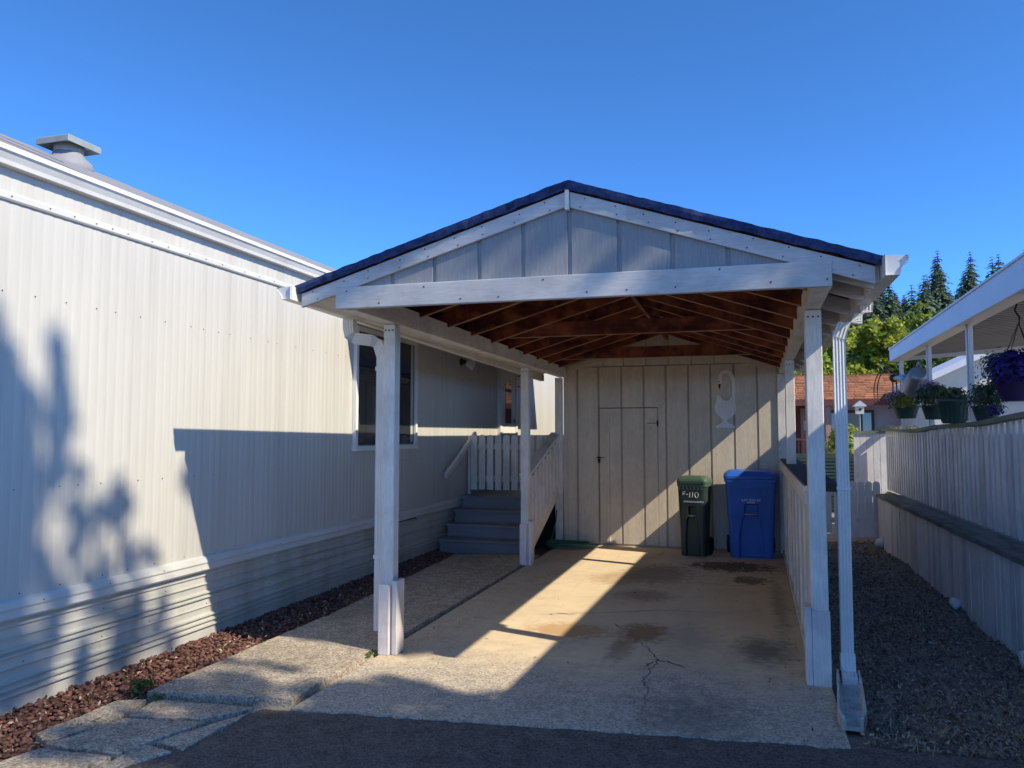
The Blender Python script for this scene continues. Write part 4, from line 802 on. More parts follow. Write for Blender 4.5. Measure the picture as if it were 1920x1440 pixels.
        for k in range(9): m_.box(-0.045 + k * 0.0105, -0.045 + k * 0.0105 + random.uniform(0.004, 0.009), -hd * 0.938, -hd * 0.93, s_ * 0.632, s_ * 0.648)
        m_.build('printed_line', 'ink', t)
    t.location = loc; t.rotation_euler.z = math.radians(rot)
    return t
make_bin('trash_bin', 'narrow dark green wheeled bin with a handwritten number', 0.40, 0.34, 1.04, 'bingreen', 'binlid', (-0.622, 10.55, 0), -11, 'green')
make_bin('trash_bin', 'wide blue wheeled bin in the shed corner', 0.66, 0.62, 1.12, 'binblue', 'binblue', (0.085, 10.70, 0), 1, 'blue')

# ================================================================== RIGHT: RETAINING FENCE, UPPER FENCE, LOW PICKETS
rw = thing('retaining_fence', 'low white board retaining wall with a mossy ledge, right edge', 'retaining wall', (1.9, 8, 0)); y = 2.2; k = 0; random.seed(8)
while y < 12.5:
    wd = 0.118; o = B(1.9 + random.uniform(0, 0.006), 1.925, y, y + wd - 0.008, -0.1, 0.66 + random.uniform(-0.006, 0.006)); o.build('board', 'fence' if random.random() < 0.75 else 'fence_grey', rw); y += wd
B(1.93, 2.15, 2.2, 12.6, -0.1, 0.655).build('backing', 'under', rw)
y = 2.2
while y < 12.5:
    l = random.uniform(0.5, 0.75); l = min(l, 12.55 - y)
    MB().hexa([(1.875 + random.uniform(-.006, .006), y, 0.667), (2.13, y, 0.672), (2.13, y + l - .012, 0.672), (1.875 + random.uniform(-.006, .006), y + l - .012, 0.667), (1.875, y, 0.712 + random.uniform(-.006, .006)), (2.13, y, 0.725), (2.13, y + l - .012, 0.725), (1.875, y + l - .012, 0.712 + random.uniform(-.006, .006))]).build('ledge_board', 'ledge', rw, bevel=0.004); y += l
uf = thing('upper_fence', 'tall white fence of lapped boards with mossy rail above the ledge', 'fence', (2.14, 8, 0.72))
def ftop(y): return 1.655 + 0.10 * max(0, (10.5 - y) / 4.0) ** 1.1 + 0.012 * math.sin(y * 2.1)
y = 2.6
while y < 13.2:
    c_ = Vector((2.15, y, (0.735 + ftop(y) - 0.03) / 2)); h_ = ftop(y) - 0.03 - 0.735
    MB().obox(c_, (0.024, 0.098, h_ + random.uniform(-.01, .004)), Matrix.Rotation(math.radians(random.uniform(-5, 3)), 3, 'Z')).build('board', 'fence' if random.random() < 0.8 else 'fence_grey', uf, bevel=0.003); y += 0.155
B(2.195, 2.21, 2.6, 13.2, 0.73, 1.60).build('backing', 'fence_gap', uf)
yy = np.linspace(2.6, 13.3, 28)
for i in range(0, 27, 3):
    ys_ = yy[i:i + 4]; m_ = MB(); rows = []
    for yv in ys_: rows.append([(2.09, yv, ftop(yv) - 0.028), (2.21, yv, ftop(yv) - 0.028), (2.21, yv, ftop(yv) + 0.012), (2.09, yv, ftop(yv) + 0.014)])
    m_.loft(rows); m_.build('top_rail', 'mossrail', uf)
for k in range(5): B(1.69 + 0.096 * k, 1.69 + 0.096 * k + 0.09, 13.30, 13.318, 0.0, 1.60 + 0.004 * (k % 2)).build('return_board', 'fence', uf, bevel=0.002)
B(1.67, 2.2, 13.28, 13.36, 1.602, 1.645).build('top_rail', 'mossrail', uf)
pf = thing('picket_fence', 'short white picket fence closing the far end of the side yard', 'fence', (1.6, 12.7, 0))
for k in range(7):
    x = 1.255 + 0.1085 * k + (0.0 if k else -0.03); zt = 0.885 - (0.12 if k == 0 else 0) + random.uniform(-.008, .008)
    MB().prism(picket_poly(x, 0.099, (0.05 if k > 2 else 0.10), zt, 0.05), 'y', 12.66, 12.68).build('picket', 'fence', pf)
for z in (0.25, 0.66): B(0.75, 1.92, 12.682, 12.72, z, z + 0.08).build('rail', 'fence_grey', pf)
for k, (py, s_) in enumerate(((6.15, 0.05), (8.1, 0.04), (12.2, 0.035))):
    rk = rocks('white_stone', np.array([[1.86, py, 0.03]]), [s_ * 1.9], 'white', None, 1.0, 30 + k)
    rk.data.polygons.foreach_set('use_smooth', [True] * len(rk.data.polygons))
    tag(rk, ['nearest whitish stone against the foot of the retaining wall', 'middle whitish stone against the foot of the retaining wall', 'small whitish stone in the corner by the picket fence'][k], 'stone', 'stones along the retaining wall')

# ================================================================== NEIGHBOUR'S PATIO COVER
pc = thing('patio_cover', 'white aluminium patio cover on slim paired posts at right', 'patio cover', (2.1, 8, 0.7))
PX = 2.0
def pz(y): return 2.607 + (11.83 - y) * 0.0105
def pt(y): return 2.78 + (11.83 - y) * 0.0245
ya, yb = 0.5, 11.83
MB().hexa([(PX, ya, pz(ya)), (PX + .03, ya, pz(ya)), (PX + .03, yb, pz(yb)), (PX, yb, pz(yb)), (PX, ya, pt(ya)), (PX + .03, ya, pt(ya)), (PX + .03, yb, pt(yb)), (PX, yb, pt(yb))]).build('fascia', 'patiowhite', pc, bevel=0.004)
m_ = MB(); m_.hexa([(PX - .012, ya, pt(ya) - .012), (PX + .04, ya, pt(ya) - .012), (PX + .04, yb, pt(yb) - .012), (PX - .012, yb, pt(yb) - .012), (PX - .012, ya, pt(ya) + .008), (PX + .04, ya, pt(ya) + .008), (PX + .04, yb, pt(yb) + .008), (PX - .012, yb, pt(yb) + .008)]); m_.build('fascia_lip', 'patiowhite', pc)
MB().hexa([(PX + .03, ya, pz(ya)), (PX + .16, ya, pz(ya)), (PX + .16, yb, pz(yb)), (PX + .03, yb, pz(yb)), (PX + .03, ya, pz(ya) + .05), (PX + .16, ya, pz(ya) + .05), (PX + .16, yb, pz(yb) + .05), (PX + .03, yb, pz(yb) + .05)]).build('header_beam', 'patiowhite', pc)
m_ = MB(); lo_, hi_ = [], []      # ribbed pans running away from the fascia
y = ya
while y < yb - 0.02:
    for dy, dz in ((0, 0), (0.07, 0), (0.075, 0.055), (0.145, 0.055)):
        if y + dy < yb: lo_.append((PX + 0.12, y + dy, pz(y) + 0.055 + dz)); hi_.append((5.4, y + dy, pz(y) + 0.30 + dz))
    y += 0.15
m_.sheet([lo_, hi_]); m_.build('roof_pans', 'patioceil', pc)
MB().hexa([(PX + .03, ya, pt(ya) - .06), (5.4, ya, pt(ya) + .16), (5.4, yb, pt(yb) + .16), (PX + .03, yb, pt(yb) - .06), (PX + .03, ya, pt(ya) - .04), (5.4, ya, pt(ya) + .18), (5.4, yb, pt(yb) + .18), (PX + .03, yb, pt(yb) - .04)]).build('roof_top', 'patiowhite', pc)
MB().hexa([(PX + .03, yb - .03, pz(yb)), (5.4, yb - .03, pz(yb) + .22), (5.4, yb, pz(yb) + .22), (PX + .03, yb, pz(yb)), (PX + .03, yb - .03, pt(yb) - .06), (5.4, yb - .03, pt(yb) + .16), (5.4, yb, pt(yb) + .16), (PX + .03, yb, pt(yb) - .06)]).build('end_fascia', 'patiowhite', pc)
for y in (11.60, 9.98, 8.30, 6.62, 4.94):
    c1 = B(2.09, 2.125, y - 0.055, y - 0.02, ftop(y) + 0.016, pz(y) + 0.0).build('column', 'patiowhite', pc, bevel=0.004)
    B(2.09, 2.125, y + 0.035, y + 0.07, ftop(y) + 0.016, pz(y)).build('paired_bar', 'patiowhite', c1, bevel=0.004); B(2.113, 2.121, y - 0.0195, y + 0.0345, ftop(y) + 0.02, pz(y)).build('web', 'patioceil', c1)
    B(2.075, 2.14, y - 0.07, y + 0.085, ftop(y) + 0.0145, ftop(y) + 0.028).build('foot_plate', 'patiowhite', c1)

# pots, flowers, watering can
def foliage(name, m, c, r, n, size, parent, seed, squash=0.7, asp=0.6):
    q_ = np.random.default_rng(seed); d = q_.normal(size=(n, 3)); d /= np.linalg.norm(d, axis=1)[:, None]
    d[:, 2] = np.where(d[:, 2] < -0.5, -d[:, 2], d[:, 2])
    P_ = np.array(c) + d * (q_.random(n) ** 0.45)[:, None] * np.array(r) * (0.8 + 0.35 * q_.random((n, 1)))
    return quads(name, P_, q_.uniform(size * 0.6, size * 1.3, n), m, parent, asp, 0.8, seed)
def pot(name, label, c, r, h, m, fol, hang=False, grp=None):
    t = thing(name, label, 'flower pot', c)
    MB().lathe([(r * 0.68, 0), (r * 0.72, 0.01), (r * 0.95, h * 0.86), (r * 1.04, h * 0.87), (r * 1.04, h), (r * 0.9, h), (r * 0.85, h * 0.9)], c, 26).build('pot', m, t, True)
    for k in range(0, 22):
        a_ = 6.2832 * k / 22; MB().beam((c[0] + r * .74 * math.cos(a_), c[1] + r * .74 * math.sin(a_), c[2] + 0.02), (c[0] + r * .955 * math.cos(a_), c[1] + r * .955 * math.sin(a_), c[2] + h * 0.85), 0.006, 0.006).build('pot_rib', m, t) if not hang and k % 1 == 0 and name == 'fluted_pot' else None
    for i, (nm, mm, off, rr, nn, sz) in enumerate(fol): foliage(nm, mm, (c[0] + off[0], c[1] + off[1], c[2] + h + off[2]), rr, nn, sz, t, hash(label) % 1000 + i)
    return t
def seedfix(s): return sum(ord(ch) for ch in s)
hash = seedfix
pot('flower_pot', 'green pot of pale pink and yellow green foliage, farthest on the rail', (2.10, 11.35, 1.80), 0.165, 0.17, 'pot', [('pink_flowers', 'pinkflower', (-0.03, 0.42, 0.10), (0.14, 0.25, 0.14), 380, 0.022), ('trailing_leaves', 'potleaf', (-0.02, 0.35, 0.06), (0.15, 0.30, 0.15), 380, 0.026), ('yellow_leaves', 'yellowleaf', (-0.03, -0.12, 0.04), (0.17, 0.34, 0.13), 650, 0.028)])
pot('flower_pot', 'dark pot with pinkish bloom between second and third patio post', (2.10, 9.75, 1.76), 0.14, 0.16, 'pot', [('leaves', 'potleaf', (-0.02, 0.05, 0.10), (0.18, 0.36, 0.16), 750, 0.026), ('pink_flowers', 'pinkflower', (-0.03, 0.1, 0.20), (0.14, 0.30, 0.10), 260, 0.018), ('yellow_leaves', 'yellowleaf', (-0.05, -0.05, 0.03), (0.12, 0.25, 0.07), 160, 0.022)])
pot('fluted_pot', 'large fluted green pot standing on the mossy rail by third post', (2.10, 8.90, ftop(8.9) + 0.014), 0.165, 0.25, 'pot', [('leaves', 'potleaf', (0, 0.1, 0.03), (0.16, 0.32, 0.10), 500, 0.024), ('yellow_leaves', 'yellowleaf', (-0.03, 0.1, 0.05), (0.13, 0.25, 0.08), 220, 0.02)])
pot('flower_pot', 'pot of trailing dull green stems to the right of the third post', (2.16, 8.05, ftop(8.05) + 0.014), 0.12, 0.14, 'pot', [('leaves', 'potleaf', (-0.02, -0.05, 0.06), (0.16, 0.42, 0.17), 800, 0.022), ('violet_flowers', 'petunia', (-0.05, -0.42, -0.07), (0.08, 0.18, 0.07), 120, 0.016)])
hb = thing('hanging_basket', 'hanging basket overflowing with deep violet petunias under patio roof', 'hanging basket', (2.22, 7.35, 1.88)); c = (2.22, 7.35, 1.87)
MB().lathe([(0.11, 0), (0.13, 0.01), (0.20, 0.19), (0.215, 0.19), (0.21, 0.205), (0.17, 0.19)], c, 26).build('pot', 'purplepot', hb, True)
foliage('violet_flowers', 'petunia', (2.2, 7.32, 2.11), (0.22, 0.28, 0.19), 2300, 0.024, hb, 21); foliage('leaves', 'potleaf', (2.18, 7.62, 2.16), (0.20, 0.32, 0.18), 700, 0.02, hb, 22)
for a_ in (0.3, 1.9, 3.5, 5.1): MB().tube([(2.22 + 0.2 * math.cos(a_), 7.35 + 0.2 * math.sin(a_), 2.06), (2.22, 7.3, 2.52)], 0.004, 5).build('hanger_cord', 'black', hb)
MB().tube([(2.22, 7.3, 2.50), (2.22, 7.27, 2.56), (2.22, 7.33, 2.60), (2.22, 7.38, 2.64), (2.22, 7.30, 2.70)], 0.008, 6).build('hook', 'black', hb, True)
wc = thing('watering_can', 'grey galvanised watering can with wire hoops hung by patio posts', 'watering can', (2.08, 10.6, 2.1))
R_ = Matrix.Translation((2.04, 10.35, 2.24)) @ Matrix.Rotation(math.radians(58), 4, 'X') @ Matrix.Diagonal((0.8, 0.8, 1.0, 1))
o = MB().lathe([(0.17, -0.17), (0.172, -0.15), (0.135, 0.12), (0.125, 0.15), (0.09, 0.17)], (0, 0, 0), 24).build('can_body', 'galv', wc, True); o.data.transform(R_)
MB().tube([(2.04, 10.45, 2.22), (2.045, 11.1, 2.32), (2.05, 11.75, 2.37)], [0.11, 0.055, 0.026], 12).build('spout', 'galv', wc, True)
o = MB().lathe([(0.025, 0), (0.06, 0.07), (0.062, 0.085), (0.02, 0.09)], (0, 0, 0), 16).build('rose', 'rust', wc, True); o.data.transform(Matrix.Translation((2.05, 11.75, 2.37)) @ Matrix.Rotation(math.radians(-85), 4, 'X'))
MB().tube([(2.04, 10.2 + 0.14 * math.cos(t), 2.33 + 0.12 * math.sin(t)) for t in np.linspace(-0.5, 2.8, 14)], 0.012, 6).build('handle', 'galv', wc, True)
for k, (cy, rr) in enumerate(((12.75, 0.30), (12.45, 0.29))):
    MB().tube([(2.05, cy + 0.95 * rr * 3.2 * math.cos(t) * 0.9, 2.26 + rr * math.sin(t)) for t in np.linspace(-0.6, 3.9, 30)], 0.009, 6).build('wire_hoop', 'rust', wc, True)
# bird feeder
bf = thing('bird_feeder', 'little roofed wooden bird feeder on a thin pole beyond the fence', 'bird feeder', (2.02, 15, 0))
MB().tube([(2.02, 15, 0.0), (2.02, 15, 1.96)], 0.014, 8).build('pole', 'galv', bf)
B(1.955, 2.085, 14.93, 15.07, 1.95, 2.09).build('house_box', 'cream', bf); MB().prism([(1.915, 2.10), (2.02, 2.19), (2.125, 2.10), (2.125, 2.085), (1.915, 2.085)][::-1], 'y', 14.90, 15.10).build('roof', 'fence_grey', bf)
MB().lathe([(0.022, 0), (0.022, 0.004)], (0, 0, 0), 10).build('entry_hole', 'black', bf).data.transform(Matrix.Translation((2.02, 14.929, 2.03)) @ Matrix.Rotation(math.radians(90), 4, 'X'))

# ================================================================== HOUSES BEHIND
bh = thing('brown_roof_house', 'mauve house with orange brown shingle roof behind the carport', 'house', (3, 24, 0))
B(-2.0, 2.35, 25.2, 30, 0, 2.45).build('porch_wall', 'brownpaint', bh); B(2.35, 6.2, 24.3, 30, 0, 2.45).build('wall', 'mauve', bh)
m_ = MB(); m_.hexa([(-2.5, 23.6, 2.50), (4.75, 23.6, 2.50), (4.75, 27.4, 3.42), (-2.5, 27.4, 3.42), (-2.5, 23.6, 2.56), (4.75, 23.6, 2.56), (4.75, 27.4, 3.50), (-2.5, 27.4, 3.50)]); rfb = m_.build('roof', 'brownroof', bh)
m_ = MB(); random.seed(21)
for i in range(14):
    t0 = i / 14; x = -2.5
    while x < 4.7:
        l = random.uniform(0.18, 0.34); yy_ = 23.6 + 3.8 * t0; zz = 2.562 + 0.94 * t0; xe = min(x + l - 0.012, 4.75)
        m_.hexa([(x, yy_ - .01, zz + .004), (xe, yy_ - .01, zz + .004), (xe, yy_ + .28, zz + .072), (x, yy_ + .28, zz + .072), (x, yy_ - .01, zz + .028 + random.random() * .012), (xe, yy_ - .01, zz + .028 + random.random() * .012), (xe, yy_ + .28, zz + .080), (x, yy_ + .28, zz + .080)]); x += l
M['brownshingle'] = mat('orange_brown_shingle_tabs', (0.40, 0.175, 0.085), (0.28, 0.12, 0.06), 5, 0.9, 0.4, 40, island=0.3)
tag(m_.build('shingles', 'brownshingle', rfb), kind='stuff')
B(-2.55, 4.8, 27.3, 27.5, 3.44, 3.54).build('ridge_cap', 'brownroof', rfb); B(-2.5, 4.75, 23.56, 23.6, 2.40, 2.56).build('eave_board', 'brownpaint', rfb)
wn_ = B(2.42, 3.65, 24.255, 24.30, 1.30, 2.28).build('window', 'brownpaint', bh)
for x0, x1 in ((2.50, 2.78), (2.84, 3.28), (3.34, 3.57)): B(x0, x1, 24.235, 24.253, 1.36, 2.20).build('pane', 'glass' if x0 != 2.84 else 'curtain', wn_)
dd = B(1.72, 2.12, 25.14, 25.19, 0.6, 2.38).build('door', 'pinkdoor', bh); B(1.80, 1.92, 25.12, 25.138, 1.7, 2.0).build('wreath_plaque', 'white', dd)
for x in (2.30, -0.6): B(x, x + 0.14, 23.75, 23.89, 0.0, 2.45).build('porch_post', 'pinkdoor', bh)
B(-2.2, 2.3, 23.8, 25.2, 0.0, 0.55).build('porch_floor', 'brownpaint', bh)
pr = B(-0.5, 2.28, 23.79, 23.85, 1.40, 1.46).build('porch_rail', 'brownpaint', bh)
for k in range(22): B(-0.45 + k * 0.125, -0.43 + k * 0.125, 23.80, 23.83, 0.92, 1.40).build('baluster', 'brownpaint', pr)
MB().beam((-0.5, 23.82, 0.90), (2.28, 23.82, 0.90), 0.05, 0.05).build('bottom_rail', 'white', pr)
for k in range(20): MB().beam((-0.3 + 0.13 * k, 23.81, 0.90), (-0.05 + 0.13 * k, 23.81, 0.60), 0.025, 0.025).build('lattice_slat', 'white', pr)
wh_ = thing('cream_house', 'cream house with a pale sloping gable behind the patio posts', 'house', (6, 20, 0))
MB().prism([(4.30, 0.5), (9.0, 0.5), (9.0, 3.2), (7.2, 4.25), (4.30, 2.90)], 'y', 20, 24).build('wall', 'cream', wh_)
MB().prism([(4.15, 2.80), (7.2, 4.27), (9.2, 3.25), (9.2, 3.38), (7.2, 4.42), (4.15, 2.95)], 'y', 19.6, 24.2).build('roof', 'patiowhite', wh_)
wq = B(5.22, 5.75, 19.95, 19.999, 2.10, 2.72).build('window', 'white', wh_); B(5.28, 5.42, 19.935, 19.949, 2.15, 2.67).build('pane', 'glass', wq); B(5.47, 5.70, 19.935, 19.949, 2.15, 2.67).build('pane', 'glass', wq)
ub = thing('white_cabinet', 'white boxy cabinet beneath the violet hanging basket', 'cabinet', (3.2, 10.6, 0.7)); B(2.95, 3.75, 10.7, 11.4, 0.7, 2.02).build('case', 'white', ub, bevel=0.01); B(2.98, 3.32, 10.68, 10.699, 0.76, 1.96).build('door', 'white', ub, bevel=0.004); B(3.34, 3.72, 10.68, 10.699, 0.76, 1.96).build('door', 'white', ub, bevel=0.004)
# green mesh fence and garden behind the low pickets
mf = thing('mesh_fence', 'dark green slatted mesh fence behind the low white pickets', 'fence', (1.9, 16.5, 0))
for k in range(16): MB().beam((0.9, 16.5, 0.12 + 0.068 * k), (2.9, 16.5, 0.12 + 0.068 * k), 0.012, 0.040).build('slat', 'lattice', mf)
for x in (0.9, 1.9, 2.88): B(x, x + 0.05, 16.52, 16.57, 0, 1.24).build('post', 'lattice', mf)
B(0.9, 2.9, 16.525, 16.53, 0.05, 1.2).build('netting', 'lattice', mf)

# ================================================================== PLANTS AND TREES
def shrub(name, label, c, r, n, size, m, seed, grp=None):
    t = thing(name, label, 'shrub', (c[0], c[1], 0), grp); random.seed(seed)
    m_ = MB()
    for k in range(6):
        a_ = random.uniform(0, 6.28); m_.tube([(c[0], c[1], 0), (c[0] + r[0] * 0.4 * math.cos(a_), c[1] + r[1] * 0.4 * math.sin(a_), c[2])], [0.012, 0.006], 5)
    m_.build('stems', 'bark', t); foliage('leaves', m, c, r, n, size, t, seed); return t
shrub('leafy_shrub', 'bright green shrub behind the tall fence corner', (2.05, 17.4, 1.25), (0.42, 0.4, 0.55), 1600, 0.05, 'leaf_bright', 31)
shrub('leafy_shrub', 'variegated pale shrub between post and downspout', (1.55, 17.0, 0.7), (0.35, 0.3, 0.6), 1100, 0.035, 'potleaf', 32)
shrub('flower_bed', 'low yellow flowering plants seen above the fence rail', (3.15, 17.5, 1.55), (0.75, 0.3, 0.22), 1500, 0.03, 'yellowleaf', 33)
sw_ = thing('weed', 'small bright green weed at the corner of the walkway slab', 'weed', (-3.60, 4.02, 0))
foliage('leaves', 'weed', (-3.60, 4.02, 0.035), (0.07, 0.11, 0.055), 160, 0.014, sw_, 41); foliage('leaves', 'weed', (-3.40, 3.93, 0.01), (0.05, 0.05, 0.03), 60, 0.011, sw_, 42)
sw_ = thing('weed', 'tuft of moss and weed at the foot of the left post', 'weed', (-2.60, 5.14, 0)); foliage('leaves', 'weed', (-2.60, 5.12, 0.015), (0.035, 0.09, 0.02), 110, 0.010, sw_, 43)
sw_ = thing('weed', 'grassy weed against the retaining wall at the right edge', 'weed', (1.86, 5.9, 0)); gb = MB(); random.seed(9)
for k in range(70):
    a_ = random.uniform(0, 6.28); p = Vector((1.84 + random.gauss(0, 0.03), 5.95 + random.gauss(0, 0.16), -0.02)); qv = p + Vector((math.cos(a_) * 0.06, math.sin(a_) * 0.06, random.uniform(0.06, 0.17))); wv = Vector((0.003, 0.002, 0)); gb.sheet([[p - wv, p + wv], [qv, qv + wv * .3]])
gb.build('blades', 'weed', sw_)

def tree(name, label, base, h, trunk_r, clumps, n, size, m, seed, grp=None, limb=None):
    t = thing(name, label, 'tree', base, grp); r = np.random.default_rng(seed); bx_, by_, bz_ = base
    m_ = MB(); m_.tube([(bx_, by_, bz_ - 0.5), (bx_ + 0.1, by_, bz_ + h * 0.25), (bx_, by_ + 0.1, bz_ + h * 0.55), (bx_, by_, bz_ + h * 0.85)], [trunk_r, trunk_r * 0.8, trunk_r * 0.5, trunk_r * 0.15], 9)
    for c_, rr in clumps: m_.tube([(bx_, by_, bz_ + h * 0.3), (bx_ + c_[0] * 0.55, by_ + c_[1] * 0.55, bz_ + (h * 0.3 + c_[2]) * 0.5 + 0.2), (bx_ + c_[0], by_ + c_[1], bz_ + c_[2])], [trunk_r * 0.45, trunk_r * 0.25, 0.03] if not limb else [limb * 2, limb, limb * 0.6], 6)
    m_.build('trunk', 'bark', t, True)
    vol = np.array([rr[0] * rr[1] * rr[2] for c_, rr in clumps]); vol = vol / vol.sum(); Ps = []
    for (c_, rr), f_ in zip(clumps, vol):
        k = int(n * f_); sub = max(6, int(k / 40)); d = r.normal(size=(sub, 3)); d /= np.linalg.norm(d, axis=1)[:, None]
        cc = d * (r.random((sub, 1)) ** 0.4) * np.array(rr)          # small sprays spread through the clump
        idx = r.integers(0, sub, k); Ps.append(np.array(base) + np.array(c_) + cc[idx] + r.normal(size=(k, 3)) * np.array(rr) * 0.13)
    P_ = np.concatenate(Ps); quads('crown', P_, r.uniform(size * 0.6, size * 1.3, len(P_)), m, t, 0.6, 1.0, seed); return t
def auto_clumps(h, rx, n, seed, z0=0.35):
    random.seed(seed); out = []
    for k in range(n):
        z = random.uniform(z0, 0.92); rad = rx * math.sin(math.pi * (0.12 + 0.83 * (z - z0) / (1 - z0))) ; a_ = random.uniform(0, 6.28); q_ = random.uniform(0.2, 0.85)
        s_ = rx * random.uniform(0.32, 0.5); out.append(((rad * q_ * math.cos(a_), rad * q_ * math.sin(a_), h * z), (s_, s_, s_ * 0.8)))
    return out
for i, (x, y, h, rx, m, n, lab) in enumerate([(3.6, 41, 7.1, 2.3, 'leaf_bright', 9000, 'bright green broadleaf tree directly above the brown roof, left of two'), (6.6, 43, 7.2, 2.3, 'leaf_bright', 9000, 'bright green broadleaf tree above the brown roof, near the patio tip'),
        (9.6, 46, 8.5, 2.8, 'leaf_mid', 9000, 'tall mid green broadleaf tree behind the patio tip'), (12.6, 50, 8.6, 3.0, 'leaf_mid', 8000, 'mid green tree half hidden by the patio roof edge'), (9.2, 34, 4.9, 2.0, 'leaf_bright', 6000, 'low bright green tree seen between the patio posts'),
        (13.2, 38, 5.0, 2.4, 'leaf_bright', 6000, 'pale green tree above the cream gable'), (1.0, 46, 6.2, 2.2, 'leaf_mid', 6000, 'green tree glimpsed left of the right carport post'), (4.8, 55, 9.2, 2.6, 'leaf_dark', 7000, 'dark broadleaf tree rising behind the bright green pair'), (7.6, 39, 5.6, 1.9, 'leaf_dark', 5000, 'dark green tree under the patio tip')]):
    tree('broadleaf_tree', lab, (x, y, 0), h, 0.16, auto_clumps(h, rx, 30, 50 + i, 0.15), int(n * 1.5), 0.15, m, 60 + i, 'broadleaf trees behind the houses')

def conifer_mesh(seed, h, r0, m):
    r = np.random.default_rng(seed); V = []; Fq = []
    def q4(a_, b_, c_, d_): o = len(V); V.extend([a_, b_, c_, d_]); Fq.append((o, o + 1, o + 2, o + 3))
    z = h * 0.10
    while z < h * 0.985:
        t_ = (z - h * 0.1) / (h * 0.9); rad = r0 * (1 - t_) ** 0.85 * (0.75 + 0.5 * r.random()) + 0.12; nb = int(10 + 10 * (1 - t_))
        for k in range(nb):
            a_ = r.random() * 6.283; L_ = rad * (0.6 + 0.5 * r.random()); dx, dy = math.cos(a_), math.sin(a_); nseg = 4
            for s_ in range(nseg):
                f0, f1 = s_ / nseg, (s_ + 1.25) / nseg; zz0 = z + L_ * (0.18 * f0 - 0.55 * f0 * f0); zz1 = z + L_ * (0.18 * f1 - 0.55 * f1 * f1); wd = L_ * 0.26 * (1.15 - f0) * (0.7 + 0.6 * r.random())
                j = r.normal(size=3) * 0.05 * L_
                q4((dx * L_ * f0, dy * L_ * f0, zz0), (dx * L_ * (f0 + f1) / 2 - dy * wd + j[0], dy * L_ * (f0 + f1) / 2 + dx * wd + j[1], (zz0 + zz1) / 2 - wd * 0.55), (dx * L_ * f1, dy * L_ * f1, zz1 + j[2]), (dx * L_ * (f0 + f1) / 2 + dy * wd + j[1], dy * L_ * (f0 + f1) / 2 - dx * wd + j[0], (zz0 + zz1) / 2 - wd * 0.55))
        z += h * 0.017 * (0.7 + 0.6 * r.random())
    me = bpy.data.meshes.new('crown'); me.from_pydata(V, [], Fq); me.update(); me.materials.append(M[m]); return me
def conifer_proto(seed, h, r0, m, label, loc):
    t = thing('conifer_tree', label, 'tree', loc, 'conifers on the wooded hill'); c_ = bpy.data.objects.new('crown', conifer_mesh(seed, h, r0, m)); C.objects.link(c_); c_.parent = t
    tr = MB().tube([(0, 0, -1), (0, 0, h * 0.5), (0, 0, h * 0.97)], [h * 0.014, h * 0.009, 0.02], 7).build('trunk', 'bark'); tr.parent = t; return t
LAB = 'dark conifer among the many covering the wooded hill'
protos = [conifer_proto(1, 17, 4.0, 'needle', LAB, (18.5, 108, hill_z(18.5, 108))), conifer_proto(2, 15, 3.8, 'needle', LAB, (15.0, 112, hill_z(15, 112))), conifer_proto(3, 14, 4.2, 'needle_pale', LAB, (26.5, 104, hill_z(26.5, 104)))]
conifer_proto(4, 20.5, 4.0, 'needle', 'tallest conifer standing out above the wooded hill skyline', (24.3, 110, 24.9 - 20.5))
random.seed(77); placed = []
for k in range(2500):
    y = random.uniform(80, 175); x = random.uniform(0.03, 0.33) * y
    if any((x - a_) ** 2 + (y - b_) ** 2 < 7.0 for a_, b_ in placed) or ((x - 24.3) ** 2 + (y - 110) ** 2 < 12): continue
    placed.append((x, y)); pr_ = random.choice(protos); s_ = random.uniform(0.8, 1.25)
    lim = 15.0 + 9 * (x / y - 0.05) / 0.2 if y < 120 else 99
    zt = hill_z(x, y)
    top = 1.6 + (0.19 if x / y > 0.15 else 0.19 - 1.1 * (0.15 - x / y)) * y         # keeps the skyline near the photograph's
    s_ = min(s_, max(0.35, (top - zt) / 16.0 * random.uniform(0.85, 1.08)))
    copy_thing(pr_, (x, y, zt), None, (s_, s_, s_ * random.uniform(0.95, 1.1)), random.uniform(0, 6.28))
    if len(placed) > 200: break

# tall broadleaf tree standing to the right, out of the frame, whose crown dapples the home, the gable and the lane
def shade_tree(name, label, base, h, blobs, n, seed):
    cl = [((bx_ - base[0], by_ - base[1], bz_ - base[2]), rr) for (bx_, by_, bz_), rr in blobs]
    return tree(name, label, base, h, 0.16, cl, n, 0.085, 'leaf_mid', seed, None, 0.008)
def at8(X_, Y_, Z_, D=8.0): k = D - X_; return (D, Y_ - 0.30 * k, Z_ + 0.87 * k)
def onwall(y, z): return at8(-4.05, y, z)
blobs = []
for y, z, r_ in ((2.6, 1.2, 0.7), (2.4, 2.4, 0.4), (3.0, 2.2, 0.26), (3.15, 1.75, 0.36), (3.2, 1.2, 0.30), (3.1, 0.8, 0.42), (3.4, 0.45, 0.25), (3.45, 1.75, 0.14), (3.72, 2.12, 0.09), (3.74, 1.9, 0.10), (3.76, 1.65, 0.10)):
    blobs.append((onwall(y, z), (r_ * 1.1, r_, r_ * 1.35)))
random.seed(19)
for k in range(56):
    y = 3.35 + 1.5 * random.random(); z = random.uniform(0.05, 2.0 - 1.0 * (y - 3.35)); r_ = random.uniform(0.035, 0.095) * (1.2 - 0.35 * (y - 3.35))
    blobs.append((onwall(y, z), (r_ * 1.3, r_, r_ * random.uniform(1.2, 2.4))))
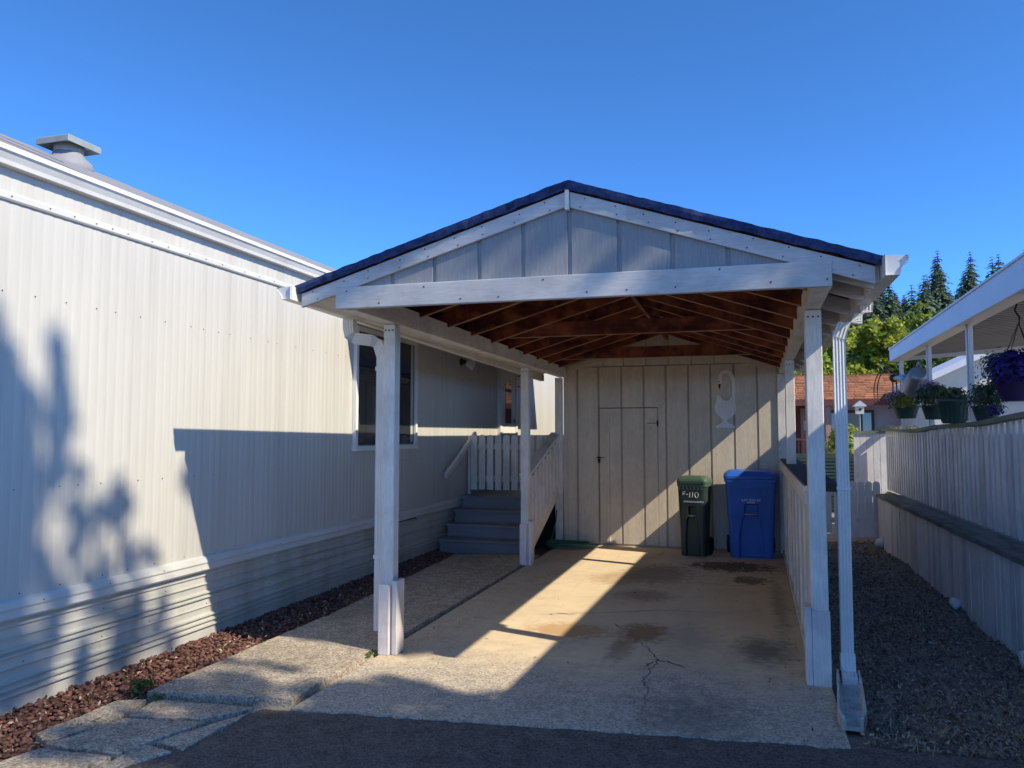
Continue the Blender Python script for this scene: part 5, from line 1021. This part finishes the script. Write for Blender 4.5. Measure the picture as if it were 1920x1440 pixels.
for k in range(60):
    x, y = random.uniform(-3.5, -1.2), random.uniform(3.1, 4.72); r_ = random.uniform(0.08, 0.17)
    if y > 4.45 + 0.12 * math.sin(x * 7): r_ *= 0.5
    blobs.append((at8(x, y, 0.0), (r_ * 1.6, r_, r_ * 0.9)))
for x, y, r_ in ((-2.5, 4.38, 0.2), (-2.2, 4.42, 0.2), (-1.9, 4.45, 0.2), (-1.6, 4.45, 0.2), (-2.2, 3.9, 0.26), (-1.7, 3.9, 0.26), (-1.4, 4.2, 0.22), (-2.0, 3.45, 0.25)):
    blobs.append((at8(x, y, 0.0), (r_, r_, r_ * 0.85)))
# clumps added along the sun's rays to shade the gable and both beam ends
for x, z, r_ in ((-2.66, 2.5, 0.13), (-2.45, 2.60, 0.09), (-2.25, 2.72, 0.10), (-2.05, 2.86, 0.11), (-1.85, 3.0, 0.12), (-1.5, 3.04, 0.09), (-1.35, 2.92, 0.05), (-1.2, 3.08, 0.12), (-0.95, 3.0, 0.12), (-0.72, 2.88, 0.11), (-0.5, 2.78, 0.13), (-0.28, 2.64, 0.14), (-0.05, 2.55, 0.15), (0.2, 2.48, 0.17), (0.45, 2.45, 0.2), (-1.6, 3.2, 0.15), (-1.0, 3.25, 0.15)):
    blobs.append((at8(x, 4.57, z), (r_, r_, r_ * 0.8)))
shade_tree('shade_tree', 'tall leafy tree out of frame at right casting dappled shade', (8.0, -0.6, 0.0), 12.5, blobs, 52000, 91)

n = 260; q_ = np.random.default_rng(12)
P0 = np.stack([q_.uniform(-2.5, 0.5, n), q_.uniform(4.3, 10.9, n), np.full(n, 0.006)], 1)
k_ = int(n * 0.45); P0[:k_] = np.stack([q_.normal(-0.1, 0.32, k_), q_.normal(9.6, 0.3, k_), np.full(k_, 0.006)], 1); P0[k_:k_ + 60, 0] = q_.uniform(0.25, 0.40, 60)
P0[:, 0] = np.clip(P0[:, 0], -2.5, 0.42)
tag(quads('fallen_leaves', P0, q_.uniform(0.006, 0.022, n), 'litter', None, 0.4, 4.0, 13), 'dry leaf scraps on the slab in front of the bins', 'leaves', kind='stuff')

n = 1100; q_ = np.random.default_rng(15)
P0 = np.stack([q_.uniform(-4.05, -3.45, n), 2.6 + 7.0 * q_.random(n) ** 1.5, q_.uniform(-0.01, 0.03, n)], 1)
tag(quads('bed_litter', P0, q_.uniform(0.006, 0.02, n), 'litter', None, 0.4, 2.0, 16), 'dry leaves and twigs scattered over the red rock strip', 'leaves', kind='stuff')
